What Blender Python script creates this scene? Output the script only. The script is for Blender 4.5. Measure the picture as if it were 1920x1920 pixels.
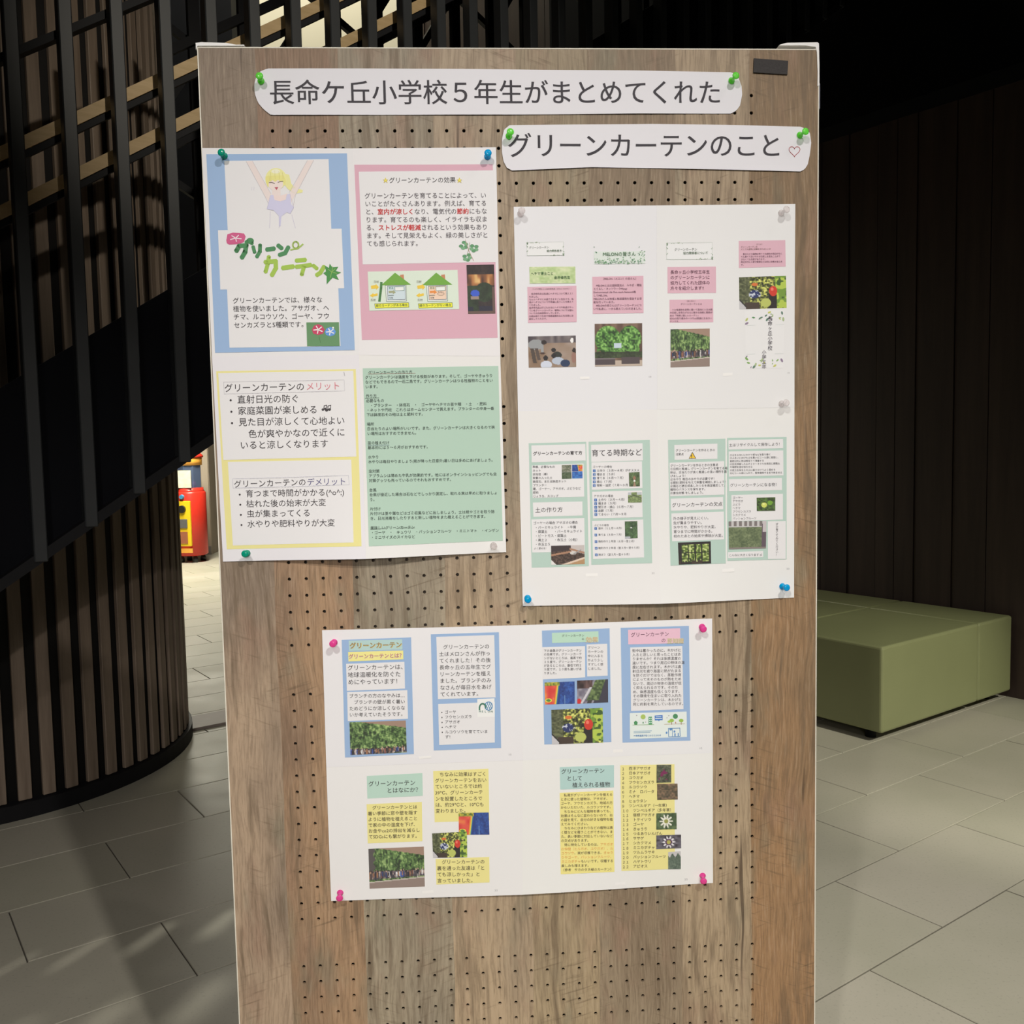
import bpy, bmesh, math, random
import numpy as np
from mathutils import Vector, Matrix, Euler, geometry
for o in list(bpy.data.objects): bpy.data.objects.remove(o)
S = bpy.context.scene
COL = S.collection
R_ = math.radians
random.seed(7)

# ------------------------------------------------------------ camera, world, lights, exposure
CAM = Vector((.25667, -1.39558, 1.25)); EUL = Euler((1.49755056, .0197883623, -.0568562823), 'XYZ'); FPX = 1750.0
cam = bpy.data.cameras.new('camera'); cam.sensor_width = 36; cam.lens = FPX/1920*36; cam.clip_start = .05; cam.clip_end = 100
co = bpy.data.objects.new('camera', cam); COL.objects.link(co); co.location = CAM; co.rotation_euler = EUL; S.camera = co
w = bpy.data.worlds.new('world'); S.world = w; w.use_nodes = True
w.node_tree.nodes['Background'].inputs[0].default_value = (1, .93, .82, 1); w.node_tree.nodes['Background'].inputs[1].default_value = .012
S.view_settings.view_transform = 'Standard'; S.view_settings.look = 'None'; S.view_settings.gamma = 1
S.view_settings.use_curve_mapping = False; S.view_settings.exposure = 0.0

def lamp(name, kind, loc, target, energy, color=(1, .95, .88), size=.05, angle=60, blend=.5, sy=None):
    L = bpy.data.lights.new(name, kind); L.energy = energy; L.color = color
    if kind == 'SPOT': L.spot_size = R_(angle); L.spot_blend = blend; L.shadow_soft_size = size
    elif kind == 'AREA':
        L.shape = 'RECTANGLE'; L.size = size; L.size_y = sy or size
    else: L.shadow_soft_size = size
    o = bpy.data.objects.new(name, L); COL.objects.link(o); o.location = loc
    o.rotation_euler = (Vector(target)-Vector(loc)).to_track_quat('-Z', 'Y').to_euler(); return o
lamp('ceiling_spot', 'SPOT', (1.30, -2.45, 3.45), (.30, 0, .42), 222, (1, .94, .87), .045, 64, 1)
lamp('ceiling_spot', 'SPOT', (-.50, -2.6, 3.15), (.3, 0, .40), 182, (1, .95, .88), .045, 66, 1)
lamp('ceiling_spot', 'SPOT', (2.5, -1.3, 3.9), (.6, 0, 1.0), 36, (1, .92, .84), .03, 40, .8)
lamp('board_fill', 'SPOT', (.2, -4.0, 1.9), (.35, 0, .62), 235, (1, .94, .87), .7, 34, .7)  # unseen soft fill, added to lift the lower part of the board
lamp('bench_fill', 'SPOT', (3.9, -1.0, 3.2), (2.35, 1.9, .1), 700, (1, .97, .80), .10, 30, .8)  # spot added out of view to brighten the bench's right face
lamp('floor_fill', 'SPOT', (1.9, .35, 3.6), (1.45, .35, 0), 280, (1, .97, .86), .10, 50, .9)  # no fixture here: added to brighten the floor right of the board
lamp('far_hall_fill', 'AREA', (-2.5, 8.0, 2.5), (-2.4, 8.0, 0), 150, (1, .96, .80), 1.4, sy=.5)  # added area fill for the far floor and alcove, not a fixture
lamp('far_hall_fill', 'AREA', (-1.9, 5.4, 2.5), (-1.9, 5.4, 0), 9, (1, .97, .84), .8)  # weaker added fill for the nearer stretch of that floor
lamp('upper_wall_fill', 'AREA', (-1.4, 7.0, 8.3), (-1.3, 8.6, 6.2), 190, (1, .94, .76), 1.6)  # area lamp added out of view so the cream wall reads bright
lamp('stair_top_spot', 'SPOT', (.44, 3.23, 5.6), (-.55, 1.0, 0), 420, (1, .97, .86), .04, 26, .4)
lamp('rail_fill', 'SPOT', (1.7, -1.9, 3.5), (-.15, 1.95, 2.55), 300, (1, .92, .78), .05, 30, .9)  # unseen spot added to lift the handrails and upper slats

# ------------------------------------------------------------ helpers
ROT = EUL.to_matrix()
def ray(x, y): return ROT @ Vector(((x-960)/FPX, -(y-960)/FPX, -1))
def uv(x, y):                       # a place on the board, in millimetres right of / below the first peg hole
    d = ray(x, y); t = -CAM.y/d.y; p = CAM+d*t
    return (p.x*1000, (1.755-p.z)*1000)
def bw(u, v, d=0): return (u/1000, -d/1000, 1.755-v/1000)
def on_z(x, y, z): d = ray(x, y); return CAM+d*((z-CAM.z)/d.z)
def lin(c): c = c/255; return c/12.92 if c <= .04045 else ((c+.055)/1.055)**2.4
WHITE = [lin(c) for c in (228, 222, 214)]
def alb(c): return tuple(min(.93, lin(a)/b*.84) for a, b in zip(c, WHITE))

def link(o, parent=None):
    COL.objects.link(o)
    if parent: o.parent = parent
    return o
def mesh_obj(name, verts, faces, mat, parent=None, smooth=False, cols=None):
    me = bpy.data.meshes.new(name); me.from_pydata(verts, [], faces); me.update()
    if mat: me.materials.append(mat)
    if smooth: me.polygons.foreach_set('use_smooth', [True]*len(me.polygons))
    if cols is not None:
        a = me.color_attributes.new('Col', 'FLOAT_COLOR', 'POINT'); a.data.foreach_set('color', np.asarray(cols, np.float32).ravel())
    return link(bpy.data.objects.new(name, me), parent)
def tag(o, label=None, cat=None, group=None, kind=None):
    if label: o['label'] = label
    if cat: o['category'] = cat
    if group: o['group'] = group
    if kind: o['kind'] = kind
    return o
def empty(name, loc=(0, 0, 0), rz=0):
    o = bpy.data.objects.new(name, None); o.location = loc; o.rotation_euler = (0, 0, rz); o.empty_display_size = .05; return link(o)
def bm_obj(name, bm, mat, parent=None, smooth=False):
    me = bpy.data.meshes.new(name); bm.to_mesh(me); bm.free(); me.materials.append(mat)
    if smooth: me.polygons.foreach_set('use_smooth', [True]*len(me.polygons))
    return link(bpy.data.objects.new(name, me), parent)
def add_box(bm, c, s, rz=0, bevel=0, seg=2, mat4=None):
    r = bmesh.ops.create_cube(bm, size=1); vs = r['verts']
    bmesh.ops.scale(bm, vec=s, verts=vs)
    if bevel:
        es = list({e for v in vs for e in v.link_edges})
        rb = bmesh.ops.bevel(bm, geom=es, offset=bevel, segments=seg, affect='EDGES', profile=.5)
        vs = list({v for v in rb['verts']} | {v for v in vs if v.is_valid})
    if mat4: bmesh.ops.transform(bm, matrix=mat4, verts=vs)
    else:
        bmesh.ops.rotate(bm, cent=(0, 0, 0), matrix=Matrix.Rotation(rz, 3, 'Z'), verts=vs)
        bmesh.ops.translate(bm, vec=c, verts=vs)
    return vs
def box(name, c, s, mat, parent=None, rz=0, bevel=0, seg=2):
    bm = bmesh.new(); add_box(bm, c, s, rz, bevel, seg); return bm_obj(name, bm, mat, parent)
def lathe(name, prof, mat, parent=None, n=20, M=None, smooth=True):
    vs = []; fs = []
    for r, h in prof:
        for k in range(n): a = 2*math.pi*k/n; vs.append(Vector((r*math.cos(a), r*math.sin(a), h)))
    for i in range(len(prof)-1):
        for k in range(n): fs.append((i*n+k, i*n+(k+1) % n, (i+1)*n+(k+1) % n, (i+1)*n+k))
    fs.append(tuple(reversed(range(n)))); fs.append(tuple(range((len(prof)-1)*n, len(prof)*n)))
    if M: vs = [M @ v for v in vs]
    return mesh_obj(name, [tuple(v) for v in vs], fs, mat, parent, smooth)
def tube(name, pts, r, mat, parent=None, n=10):
    vs = []; fs = []
    P = [Vector(p) for p in pts]
    for i, p in enumerate(P):
        d = (P[min(i+1, len(P)-1)]-P[max(i-1, 0)]).normalized(); a = d.orthogonal().normalized(); b = d.cross(a)
        if i and a.dot(pa) < 0: a = -a; b = -b
        pa = a
        for k in range(n): t = 2*math.pi*k/n; vs.append(tuple(p+(a*math.cos(t)+b*math.sin(t))*r))
    for i in range(len(P)-1):
        for k in range(n): fs.append((i*n+k, i*n+(k+1) % n, (i+1)*n+(k+1) % n, (i+1)*n+k))
    return mesh_obj(name, vs, fs, mat, parent, True)

# ------------------------------------------------------------ materials
class NT:
    def __init__(s, name):
        s.m = bpy.data.materials.new(name); s.m.use_nodes = True; s.t = s.m.node_tree; s.b = s.t.nodes['Principled BSDF']
    def n(s, t, **k):
        x = s.t.nodes.new(t)
        for a, v in k.items(): setattr(x, a, v)
        return x
    def l(s, a, b): s.t.links.new(a, b)
    def math(s, op, a, b=None, c=None):
        x = s.n('ShaderNodeMath', operation=op)
        for i, v in enumerate((a, b, c)):
            if v is None: continue
            if isinstance(v, (int, float)): x.inputs[i].default_value = v
            else: s.l(v, x.inputs[i])
        return x.outputs[0]
    def noise(s, vec, scale, detail=3, rough=.55, dim='3D'):
        x = s.n('ShaderNodeTexNoise'); x.inputs['Scale'].default_value = scale; x.inputs['Detail'].default_value = detail; x.inputs['Roughness'].default_value = rough
        s.l(vec, x.inputs['Vector']); return x.outputs['Fac']
    def mapping(s, vec, scale=(1, 1, 1), loc=(0, 0, 0), rot=(0, 0, 0)):
        x = s.n('ShaderNodeMapping'); x.inputs['Scale'].default_value = scale; x.inputs['Location'].default_value = loc; x.inputs['Rotation'].default_value = rot
        s.l(vec, x.inputs['Vector']); return x.outputs[0]
    def ramp(s, fac, stops, interp='LINEAR'):
        x = s.n('ShaderNodeValToRGB'); x.color_ramp.interpolation = interp; e = x.color_ramp.elements
        while len(e) > 1: e.remove(e[-1])
        for i, (p, c) in enumerate(stops):
            q = e[0] if i == 0 else e.new(p)
            q.position = p; q.color = (*c, 1) if len(c) == 3 else c
        s.l(fac, x.inputs[0]); return x.outputs[0]
    def mix(s, fac, a, b, mode='MIX'):
        x = s.n('ShaderNodeMix', data_type='RGBA', blend_type=mode)
        for i, v in ((0, fac), (6, a), (7, b)):
            if isinstance(v, (int, float)): x.inputs[i].default_value = v
            elif isinstance(v, tuple): x.inputs[i].default_value = (*v, 1)
            else: s.l(v, x.inputs[i])
        return x.outputs[2]
    def bump(s, h, strength=.2, dist=.001):
        x = s.n('ShaderNodeBump'); x.inputs['Strength'].default_value = strength; x.inputs['Distance'].default_value = dist
        s.l(h, x.inputs['Height']); s.l(x.outputs[0], s.b.inputs['Normal'])
    def set(s, rough=.5, metal=0, spec=.5):
        s.b.inputs['Roughness'].default_value = rough; s.b.inputs['Metallic'].default_value = metal; s.b.inputs['Specular IOR Level'].default_value = spec
        return s.m
    def coord(s, k='Object'): return s.n('ShaderNodeTexCoord').outputs[k]
def simple(name, c, rough=.5, metal=0, spec=.5, var=.12, scale=30):
    q = NT(name); f = q.noise(q.coord(), scale)
    q.l(q.mix(f, tuple(x*(1-var) for x in c), tuple(min(1, x*(1+var)) for x in c)), q.b.inputs['Base Color'])
    return q.set(rough, metal, spec)
def plastic(name, c, alpha=.35):
    q = NT(name); q.b.inputs['Base Color'].default_value = (*c, 1); q.b.inputs['Transmission Weight'].default_value = .25; q.b.inputs['IOR'].default_value = 1.45
    q.set(.12, 0, .6)
    t = q.n('ShaderNodeBsdfTransparent'); t.inputs[0].default_value = (*[.4+.6*x for x in c], 1)
    f = q.noise(q.coord(), 200); mx = q.n('ShaderNodeMixShader'); q.l(q.math('MULTIPLY_ADD', f, .1, alpha-.05), mx.inputs[0])
    q.l(q.b.outputs[0], mx.inputs[1]); q.l(t.outputs[0], mx.inputs[2]); q.l(mx.outputs[0], q.t.nodes['Material Output'].inputs[0]); return q.m

# printed paper: the ink is an attribute on flat print
q = NT('printed_paper'); a = q.n('ShaderNodeAttribute', attribute_name='Col')
f = q.noise(q.coord(), 9, 2); g = q.noise(q.coord(), 900, 2)
c = q.mix(q.math('MULTIPLY', f, .05), a.outputs['Color'], (.75, .68, .70))
c = q.mix(q.math('MULTIPLY', g, .05), c, (.5, .5, .48)); q.l(c, q.b.inputs['Base Color'])
PRINT = q.set(.62, 0, .3)

# patchwork wood print on the pegboard; plank edges at these u (mm)
def wood_print():
    q = NT('rustic_wood_laminate'); oc = q.coord(); sx = q.n('ShaderNodeSeparateXYZ'); q.l(oc, sx.inputs[0])
    wob = q.noise(q.mapping(oc, (2, 1, 3)), 1.2, 2)
    u = q.math('ADD', sx.outputs[0], q.math('MULTIPLY', q.math('SUBTRACT', wob, .5), .012))
    fac = q.math('MULTIPLY_ADD', u, 1/.92, .1/.92)
    edges = [-100, -24, 93, 228, 352, 455, 583, 697]
    pos = [(e+100)/920 for e in edges]
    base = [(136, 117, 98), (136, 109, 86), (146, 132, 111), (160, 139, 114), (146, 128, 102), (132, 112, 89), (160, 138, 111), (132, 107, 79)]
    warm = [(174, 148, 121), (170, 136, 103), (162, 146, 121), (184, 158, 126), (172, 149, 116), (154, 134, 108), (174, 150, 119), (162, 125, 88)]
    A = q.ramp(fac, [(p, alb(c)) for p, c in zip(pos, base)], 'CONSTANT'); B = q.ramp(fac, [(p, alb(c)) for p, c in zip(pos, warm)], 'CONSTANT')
    pid = q.ramp(fac, [(p, (x, x, x)) for p, x in zip(pos, (.0, .35, .8, .15, .6, .95, .25, .7))], 'CONSTANT')
    shv = q.n('ShaderNodeCombineXYZ'); q.l(q.math('MULTIPLY', pid, 7.3), shv.inputs[2]); q.l(q.math('MULTIPLY', pid, 3.1), shv.inputs[1])
    va = q.n('ShaderNodeVectorMath', operation='ADD'); q.l(oc, va.inputs[0]); q.l(shv.outputs[0], va.inputs[1]); vc = va.outputs[0]
    big = q.noise(q.mapping(vc, (5, 1, 1.6)), 1.6, 3)
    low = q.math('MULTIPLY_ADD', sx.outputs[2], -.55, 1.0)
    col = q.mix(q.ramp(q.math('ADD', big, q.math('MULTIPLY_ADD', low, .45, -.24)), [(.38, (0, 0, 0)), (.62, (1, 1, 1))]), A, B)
    # blotches of pink and green-grey
    b2 = q.noise(q.mapping(vc, (7, 1, 3), (3, 0, 1)), 2.2, 3)
    col = q.mix(q.math('MULTIPLY', q.ramp(b2, [(.56, (0, 0, 0)), (.72, (1, 1, 1))]), .55), col, alb((150, 116, 94)))
    b3 = q.noise(q.mapping(vc, (9, 1, 3), (9, 0, 5)), 2.2, 3)
    col = q.mix(q.math('MULTIPLY', q.ramp(b3, [(.56, (0, 0, 0)), (.7, (1, 1, 1))]), .5), col, alb((126, 120, 98)))
    # gently wandering grain
    wv = q.n('ShaderNodeVectorMath', operation='ADD'); dx = q.n('ShaderNodeCombineXYZ')
    q.l(q.math('MULTIPLY', q.math('SUBTRACT', q.noise(q.mapping(vc, (3, 1, 3.2)), 1, 2), .5), .035), dx.inputs[0]); q.l(vc, wv.inputs[0]); q.l(dx.outputs[0], wv.inputs[1]); gc = wv.outputs[0]
    fib = q.noise(q.mapping(gc, (330, 1, 22)), 1, 4, .7)
    col = q.mix(q.ramp(fib, [(.36, (.42, .42, .42)), (.52, (0, 0, 0))]), col, alb((92, 74, 56)))
    col = q.mix(q.ramp(fib, [(.54, (0, 0, 0)), (.74, (.30, .30, .30))]), col, alb((200, 178, 150)))
    fb2 = q.noise(q.mapping(gc, (80, 1, 6)), 1, 4, .6)
    pm0 = q.noise(q.mapping(vc, (8, 1, 2.4), (1, 0, 7)), 1.3, 2)
    col = q.mix(q.math('MULTIPLY', q.ramp(fb2, [(.36, (.75, .75, .75)), (.50, (0, 0, 0))]), q.ramp(pm0, [(.38, (.25, .25, .25)), (.6, (1, 1, 1))])), col, alb((104, 86, 66)))
    # long cracks
    cr = q.noise(q.mapping(gc, (90, 1, 4.0), (5, 0, 2)), 1, 1, .4)
    col = q.mix(q.ramp(cr, [(.20, (.75, .75, .75)), (.27, (0, 0, 0))]), col, alb((70, 54, 42)))
    # saw marks, slanting, only in patches of some planks
    for rot, seed, sc in ((.30, 0, 190), (-.34, 4, 230)):
        wv2 = q.noise(q.mapping(q.mapping(gc, (1, 1, 1), (0, 0, 0), (0, rot, 0)), (14, 1, sc), (seed, 0, seed)), 1, 3, .6)
        pm = q.noise(q.mapping(vc, (8, 1, 4), (seed+2, 0, 0)), 1.5, 1)
        k = q.math('MULTIPLY', q.ramp(wv2, [(.30, (1, 1, 1)), (.42, (0, 0, 0))]), q.ramp(pm, [(.50, (0, 0, 0)), (.64, (.5, .5, .5))]))
        col = q.mix(k, col, alb((96, 78, 58)))
    q.l(col, q.b.inputs['Base Color']); q.bump(fib, .12, .0006)
    return q.set(.55, 0, .35)
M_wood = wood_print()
M_edge = simple('white_edge_plastic', alb((226, 216, 196)), .45, scale=60, var=.05)
M_cap = simple('white_corner_plastic', alb((232, 226, 218)), .4, var=.04)
M_steel = simple('brushed_steel', (.5, .5, .5), .35, 1)
M_grey = simple('grey_plastic', alb((120, 120, 128)), .4)
M_tape = simple('black_felt', alb((58, 54, 52)), .9, var=.35, scale=400)
M_void = simple('board_core', (.25, .2, .16), .8)
M_black = simple('black_powder_coat', (.008, .008, .010), .6, spec=.25, var=.2)
M_black2 = simple('black_steel_plate', (.004, .0045, .007), .75, spec=.12, var=.2, scale=6)
M_bal = simple('charcoal_steel_bar', (.035, .038, .042), .45, var=.2, scale=8)
def wood(name, c1, c2, sc=(30, 30, 2), rough=.55, dark=None):
    q = NT(name); oc = q.coord(); f = q.noise(q.mapping(oc, sc), 1, 4, .65)
    q.l(q.ramp(f, [(.3, c1), (.7, c2)]), q.b.inputs['Base Color']); q.bump(f, .15, .001); return q.set(rough)
M_rail = wood('handrail_oak', (.52, .36, .17), (.66, .48, .26), (6, 6, 60))
M_slat = wood('walnut_slat', (.17, .125, .092), (.29, .225, .175))
M_gap = simple('slat_backing', (.008, .007, .007), .8)
M_wallw = wood('dark_walnut_panel', (.034, .021, .018), (.060, .038, .031), (14, 14, 1))
M_farw = wood('greige_wood_panel', (.34, .28, .22), (.44, .37, .29), (14, 14, 1))
M_cream = simple('cream_plaster', (.80, .76, .62), .8, var=.05, scale=2)
M_base = simple('grey_baseboard', (.22, .20, .18), .5)
M_thr = simple('brown_threshold', (.22, .18, .16), .6)

def tile_mat():
    q = NT('porcelain_tile'); oc = q.n('ShaderNodeTexCoord').outputs['Object']; g = q.n('ShaderNodeNewGeometry')
    f = q.noise(g.outputs['Position'], 2.2, 4); h = q.noise(g.outputs['Position'], 130, 2)
    oi = q.n('ShaderNodeObjectInfo')
    c = q.ramp(f, [(.3, (.36, .35, .275)), (.7, (.42, .395, .325))])
    c = q.mix(q.math('MULTIPLY', oi.outputs['Random'], .35), c, (.46, .42, .37))
    c = q.mix(q.ramp(h, [(.30, (.35, .35, .35)), (.42, (0, 0, 0))]), c, (.26, .25, .21))
    q.l(c, q.b.inputs['Base Color'])
    q.l(q.ramp(f, [(.3, (.46, .46, .46)), (.7, (.62, .62, .62))]), q.b.inputs['Roughness']); q.b.inputs['Specular IOR Level'].default_value = .3
    return q.m
M_tile = tile_mat(); M_grout = simple('grout', (.10, .09, .075), .9)
M_green = simple('olive_vinyl', (.235, .25, .125), .42, var=.06, scale=5)

# ------------------------------------------------------------ the setting
A_ = R_(32.5); e1 = Vector((math.cos(A_), math.sin(A_), 0)); e2 = Vector((-math.sin(A_), math.cos(A_), 0)); W_, L_ = .318, .636
fl = box('floor', (0, 6, -.02), (30, 32, .03), M_grout); tag(fl, kind='structure')
# tiles: rows run along e1, each row steps half a tile; anchor at the joint seen by the board's right edge
anchor = on_z(1630, 1818.4, 0)
tm = {}
def tile_mesh(l, w_, g=.0040):
    bm = bmesh.new(); add_box(bm, (0, 0, 0), (l-g, w_-g, .008), bevel=.0012, seg=1); me = bpy.data.meshes.new('tile'); bm.to_mesh(me); bm.free(); me.materials.append(M_tile); return me
TM = tile_mesh(L_, W_)
rest = bmesh.new(); cand = []
for j in range(-14, 52):
    for i in range(-16, 26):
        c = anchor + e1*((i+.5)*L_ + (j % 2)*L_/2) - e2*((j)*W_) + e2*(W_*.5) + Vector((0, 0, 0))
        c = anchor + e1*((i+.5)*L_ + ((j+1) % 2)*L_/2) + e2*((j-10+.5)*W_)
        if c.y < -2.6 or c.y > 17 or abs(c.x) > 8: continue
        d = (c-CAM).length; q0 = co.matrix_world if False else None
        v = ROT.transposed() @ (Vector((c.x, c.y, 0))-CAM)
        vis = v.z < -.1 and abs(v.x/-v.z) < .60 and -v.y/-v.z < .62
        # behind the board or behind the round wall: not seen
        cand.append((0 if vis else 1, d, c))
cand.sort(key=lambda t: (t[0], t[1]))
for k, (nv, d, c) in enumerate(cand):
    if k < 290 and nv == 0:
        o = bpy.data.objects.new('tile', TM); o.location = (c.x, c.y, -.004); o.rotation_euler = (0, 0, A_); link(o, fl)
    elif d < 17:
        add_box(rest, (c.x, c.y, -.004), (L_-.0040, W_-.0040, .008), A_)
tag(bm_obj('tiles_far', rest, M_tile, fl), kind='stuff')

# right wall of walnut boards, with the black bulkhead above it
bc = on_z(1655, 1214, .40); bc = Vector((bc.x, bc.y, 0))           # bench's near corner
wp = bc+e1*1.10
wall = empty('wall_right', (wp.x, wp.y, 0), A_); tag(wall, kind='structure')
# local x = e1 (into the wall), local y = e2
k = 0; y = -5.2
bm = bmesh.new(); add_box(bm, (.06, .2, 4.5), (.08, 10.9, 9)); bm_obj('backing', bm, M_gap, wall)
while y < 5.5:
    wd = random.choice((.11, .14, .17, .2)); d = random.choice((0, .004, .008))
    box('panel', (0-d, y+wd/2, 4.4), (.03, wd-.004, 8.8), M_wallw, wall, bevel=.001, seg=1); y += wd
bk = box('bulkhead', (-.10, -1.0, 5.95), (.24, 8.4, 6.2), M_black2, wall)
hp = [(-.27, 2.9, 3.72), (-.27, 1.4, 3.86), (-.27, 1.05, 3.90), (-.27, .6, 3.84), (-.27, -.9, 3.42)]
tube('handrail', hp, .024, M_black, wall)
for yy in (2.2, .9, -.3): box('rail_bracket', (-.235, yy, 3.77 if yy > 1 else (3.85 if yy > 0 else 3.56)), (.06, .02, .02), M_black, wall)

# back of the hall: alcove with greige boards below, black fascia, lit cream wall above
wb = empty('wall_back', (0, 0, 0)); tag(wb, kind='structure')
box('upper_wall', (-2.9, 8.75, 6.75), (7.6, .2, 4.9), M_cream, wb)
x = -9.0
box('fascia', (-4.1, 8.55, 3.82), (10.0, .25, 2.54), M_black2, wb); box('fascia', (-5.45, 8.52, 7.1), (7.1, .3, 4.1), M_black2, wb)
box('lit_opening', (-2.62, 8.36, 5.35), (.16, .02, .75), M_cream, wb)
x = -2.72
for wd in (.30, .24, .30, .22, .30, .34):
    box('panel', (x-wd/2-.0, 9.9, 1.4), (wd-.006, .05, 2.8), M_farw, wb, bevel=.002, seg=1); x -= wd
box('baseboard', (-3.57, 9.865, .05), (1.7, .02, .10), M_base, wb)
x = -6.4
for k in range(16):
    wd = .42; box('panel', (x+wd/2, 14.3, 1.5), (wd-.008, .05, 3.0), M_farw, wb, bevel=.002, seg=1); x += wd
box('baseboard', (-3.0, 14.26, .06), (6.8, .02, .12), M_base, wb)
box('return_wall', (-2.735, 11.9, 1.4), (.03, 4.0, 2.8), M_farw, wb)
th = empty('trim_1', tuple((on_z(373, 1347, 0)+on_z(425, 1337, 0))/2)); tag(th, kind='structure')
p1, p2 = on_z(373, 1347, 0), on_z(425, 1337, 0); dd = (p2-p1).normalized(); nn = Vector((-dd.y, dd.x, 0)); cc = (p1+p2)/2 - nn*.085
th.location = (0, 0, 0); box('threshold_strip', tuple(cc+dd*1.05+Vector((0, 0, .006))), (2.9, .20, .014), M_thr, th, rz=math.atan2(dd.y, dd.x), bevel=.002)
ceil = box('ceiling', (0, 5, 9.2), (24, 28, .1), M_black2); tag(ceil, kind='structure')
wl = box('wall_left', (-7.5, 5, 4.5), (.2, 28, 9.2), M_wallw); tag(wl, kind='structure')

# round wall of slats
cy = Vector((-1.79, 2.50, 0)); CR = .86
rw = empty('slatted_column', tuple(cy))
tag(rw, 'round dark column clad in upright walnut slats on a black kickplate', 'column')
lathe('core', [(CR-.019, 0), (CR-.019, 6.5)], M_gap, rw, 96)
lathe('kickplate', [(CR+.012, 0), (CR+.012, .055), (CR-.02, .06)], M_black, rw, 96, smooth=False)
bm = bmesh.new(); add_box(bm, (0, 0, 3.28), (.016, .043, 6.44), bevel=.002, seg=1); sm = bpy.data.meshes.new('slat'); bm.to_mesh(sm); bm.free(); sm.materials.append(M_slat)
N = 68
for k in range(N):
    a = 2*math.pi*k/N+.02; o = bpy.data.objects.new('slat', sm); o.location = ((CR-.010)*math.cos(a), (CR-.010)*math.sin(a), 0); o.rotation_euler = (0, 0, a); link(o, rw)

# ------------------------------------------------------------ staircase
SP = Vector((-.737, 1.5, 0)); SL = .655
st = empty('staircase', tuple(SP), A_)
tag(st, 'black steel staircase with upright bars and slanting wooden handrails rising behind the board', 'staircase')
def sheared(name, s0, s1, zlo, zhi, y0, y1, mat):       # a bar or plate that climbs with the flight
    vs = []
    for s in (s0, s1):
        for yy in (y0, y1):
            for z in (zlo, zhi): vs.append((s, yy, z+SL*s))
    return mesh_obj(name, vs, [(0, 1, 3, 2), (4, 6, 7, 5), (0, 4, 5, 1), (2, 3, 7, 6), (1, 5, 7, 3), (0, 2, 6, 4)], mat, st)
S0, S1 = -1.5, 5.2
sheared('stringer', S0, S1, 1.13, 1.656, 0, .02, M_black2)
sheared('stringer_flange', S0, S1, 1.111, 1.146, -.045, .02, M_black)
sheared('stringer', S0, S1, 1.10, 1.50, 1.30, 1.32, M_black2)
for z, yy in ((2.110, .052), (2.268, .052)):
    sheared('handrail', S0, S1, z, z+.040, yy-.012, yy+.028, M_rail)
    sheared('rail_bar', S0, S1, z-.022, z-.001, yy-.004, yy+.02, M_black)
sheared('top_rail', S0, S1, 2.52, 2.545, 0, .05, M_black)
k = 0; s = .148-.1385*12
while s < 4.4:
    box('baluster', (s, -.026, 1.895+SL*s), (.036, .05, 1.56), M_bal, st, bevel=.003, seg=1)
    s += .1385; k += 1
s = -1.4
while s < 4.6:
    box('rear_baluster', (s, 1.31, 2.02+SL*s), (.05, .03, 1.7), M_black, st); s += .23
for z in (2.2, 2.6): sheared('rear_rail', S0, S1, z, z+.045, 1.27, 1.31, M_black)
for k in range(9):                                       # lattice of braces on the far side
    s0 = -1.0+k*.56
    for sg in (1, -1):
        L = .86; cz = 2.28+SL*(s0+.28)
        bm = bmesh.new(); add_box(bm, (0, 0, 0), (L, .025, .032), mat4=Matrix.Translation((s0+.28, 1.36, cz)) @ Matrix.Rotation(-(sg*.75+.25), 4, 'Y'))
        bm_obj('brace', bm, M_black, st)
for k in range(26):
    s = -1.4+.25*k; box('tread', (s, .66, 1.30+SL*s), (.28, 1.28, .03), M_black, st, bevel=.003, seg=1)

# ------------------------------------------------------------ green bench
bn = empty('ottoman_bench', tuple(bc), A_)
tag(bn, 'olive green vinyl block bench against the dark walnut wall', 'bench')
# local x = e1, y = e2 ; near corner at origin
for (x0, x1) in ((0, .75), (.75, 1.05)):
    for j in range(3):
        box('cushion_block', ((x0+x1)/2, j*.56+.28, .221), (x1-x0-.002, .558, .358), M_green, bn, bevel=.012, seg=3)
for x0 in (.06, .98):
    for y0 in (.09, .58, 1.1, 1.60):
        lathe('foot', [(.022, 0), (.022, .040), (.03, .046)], M_black, bn, 14, Matrix.Translation((x0, y0, 0)))

# ------------------------------------------------------------ capsule toy machine in the far hall
mc = on_z(356, 1055, 0)
gm = empty('toy_machine', (mc.x, mc.y+.12, 0), R_(-10))
tag(gm, 'tall red capsule toy machine with yellow front and red domed top in far hall', 'vending machine')
M_red = simple('red_enamel', (.62, .035, .02), .3, var=.08); M_yel = simple('yellow_panel', (.85, .60, .02), .35, var=.05)
M_blk = simple('black_plastic', (.02, .02, .02), .3); M_or = simple('orange_print', (.95, .40, .06), .4, var=.3, scale=14)
M_card = simple('display_card', (.78, .72, .55), .5, var=.35, scale=25); M_teal = simple('teal_plastic', (.05, .25, .45), .3); M_brn = simple('brown_sticker', (.35, .12, .06), .5)
M_clear = plastic('clear_plastic', (.12, .17, .30), .3); M_wht = simple('white_print', (.85, .82, .78), .5)
oct_ = lambda r, h: [(r, h)]
lathe('body', [(.150, .075), (.172, .09), (.172, .77), (.16, .79)], M_red, gm, 24)
lathe('shoulder', [(.16, .785), (.150, .80), (.146, .83)], M_red, gm, 24)
lathe('display_drum', [(.135, .83), (.135, 1.17)], M_clear, gm, 8, smooth=False)
lathe('header_band', [(.142, 1.08), (.146, 1.17)], M_or, gm, 24)
lathe('dome', [(.158, 1.165), (.158, 1.185), (.12, 1.225), (.07, 1.255), (.02, 1.268)], M_red, gm, 24)
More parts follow.
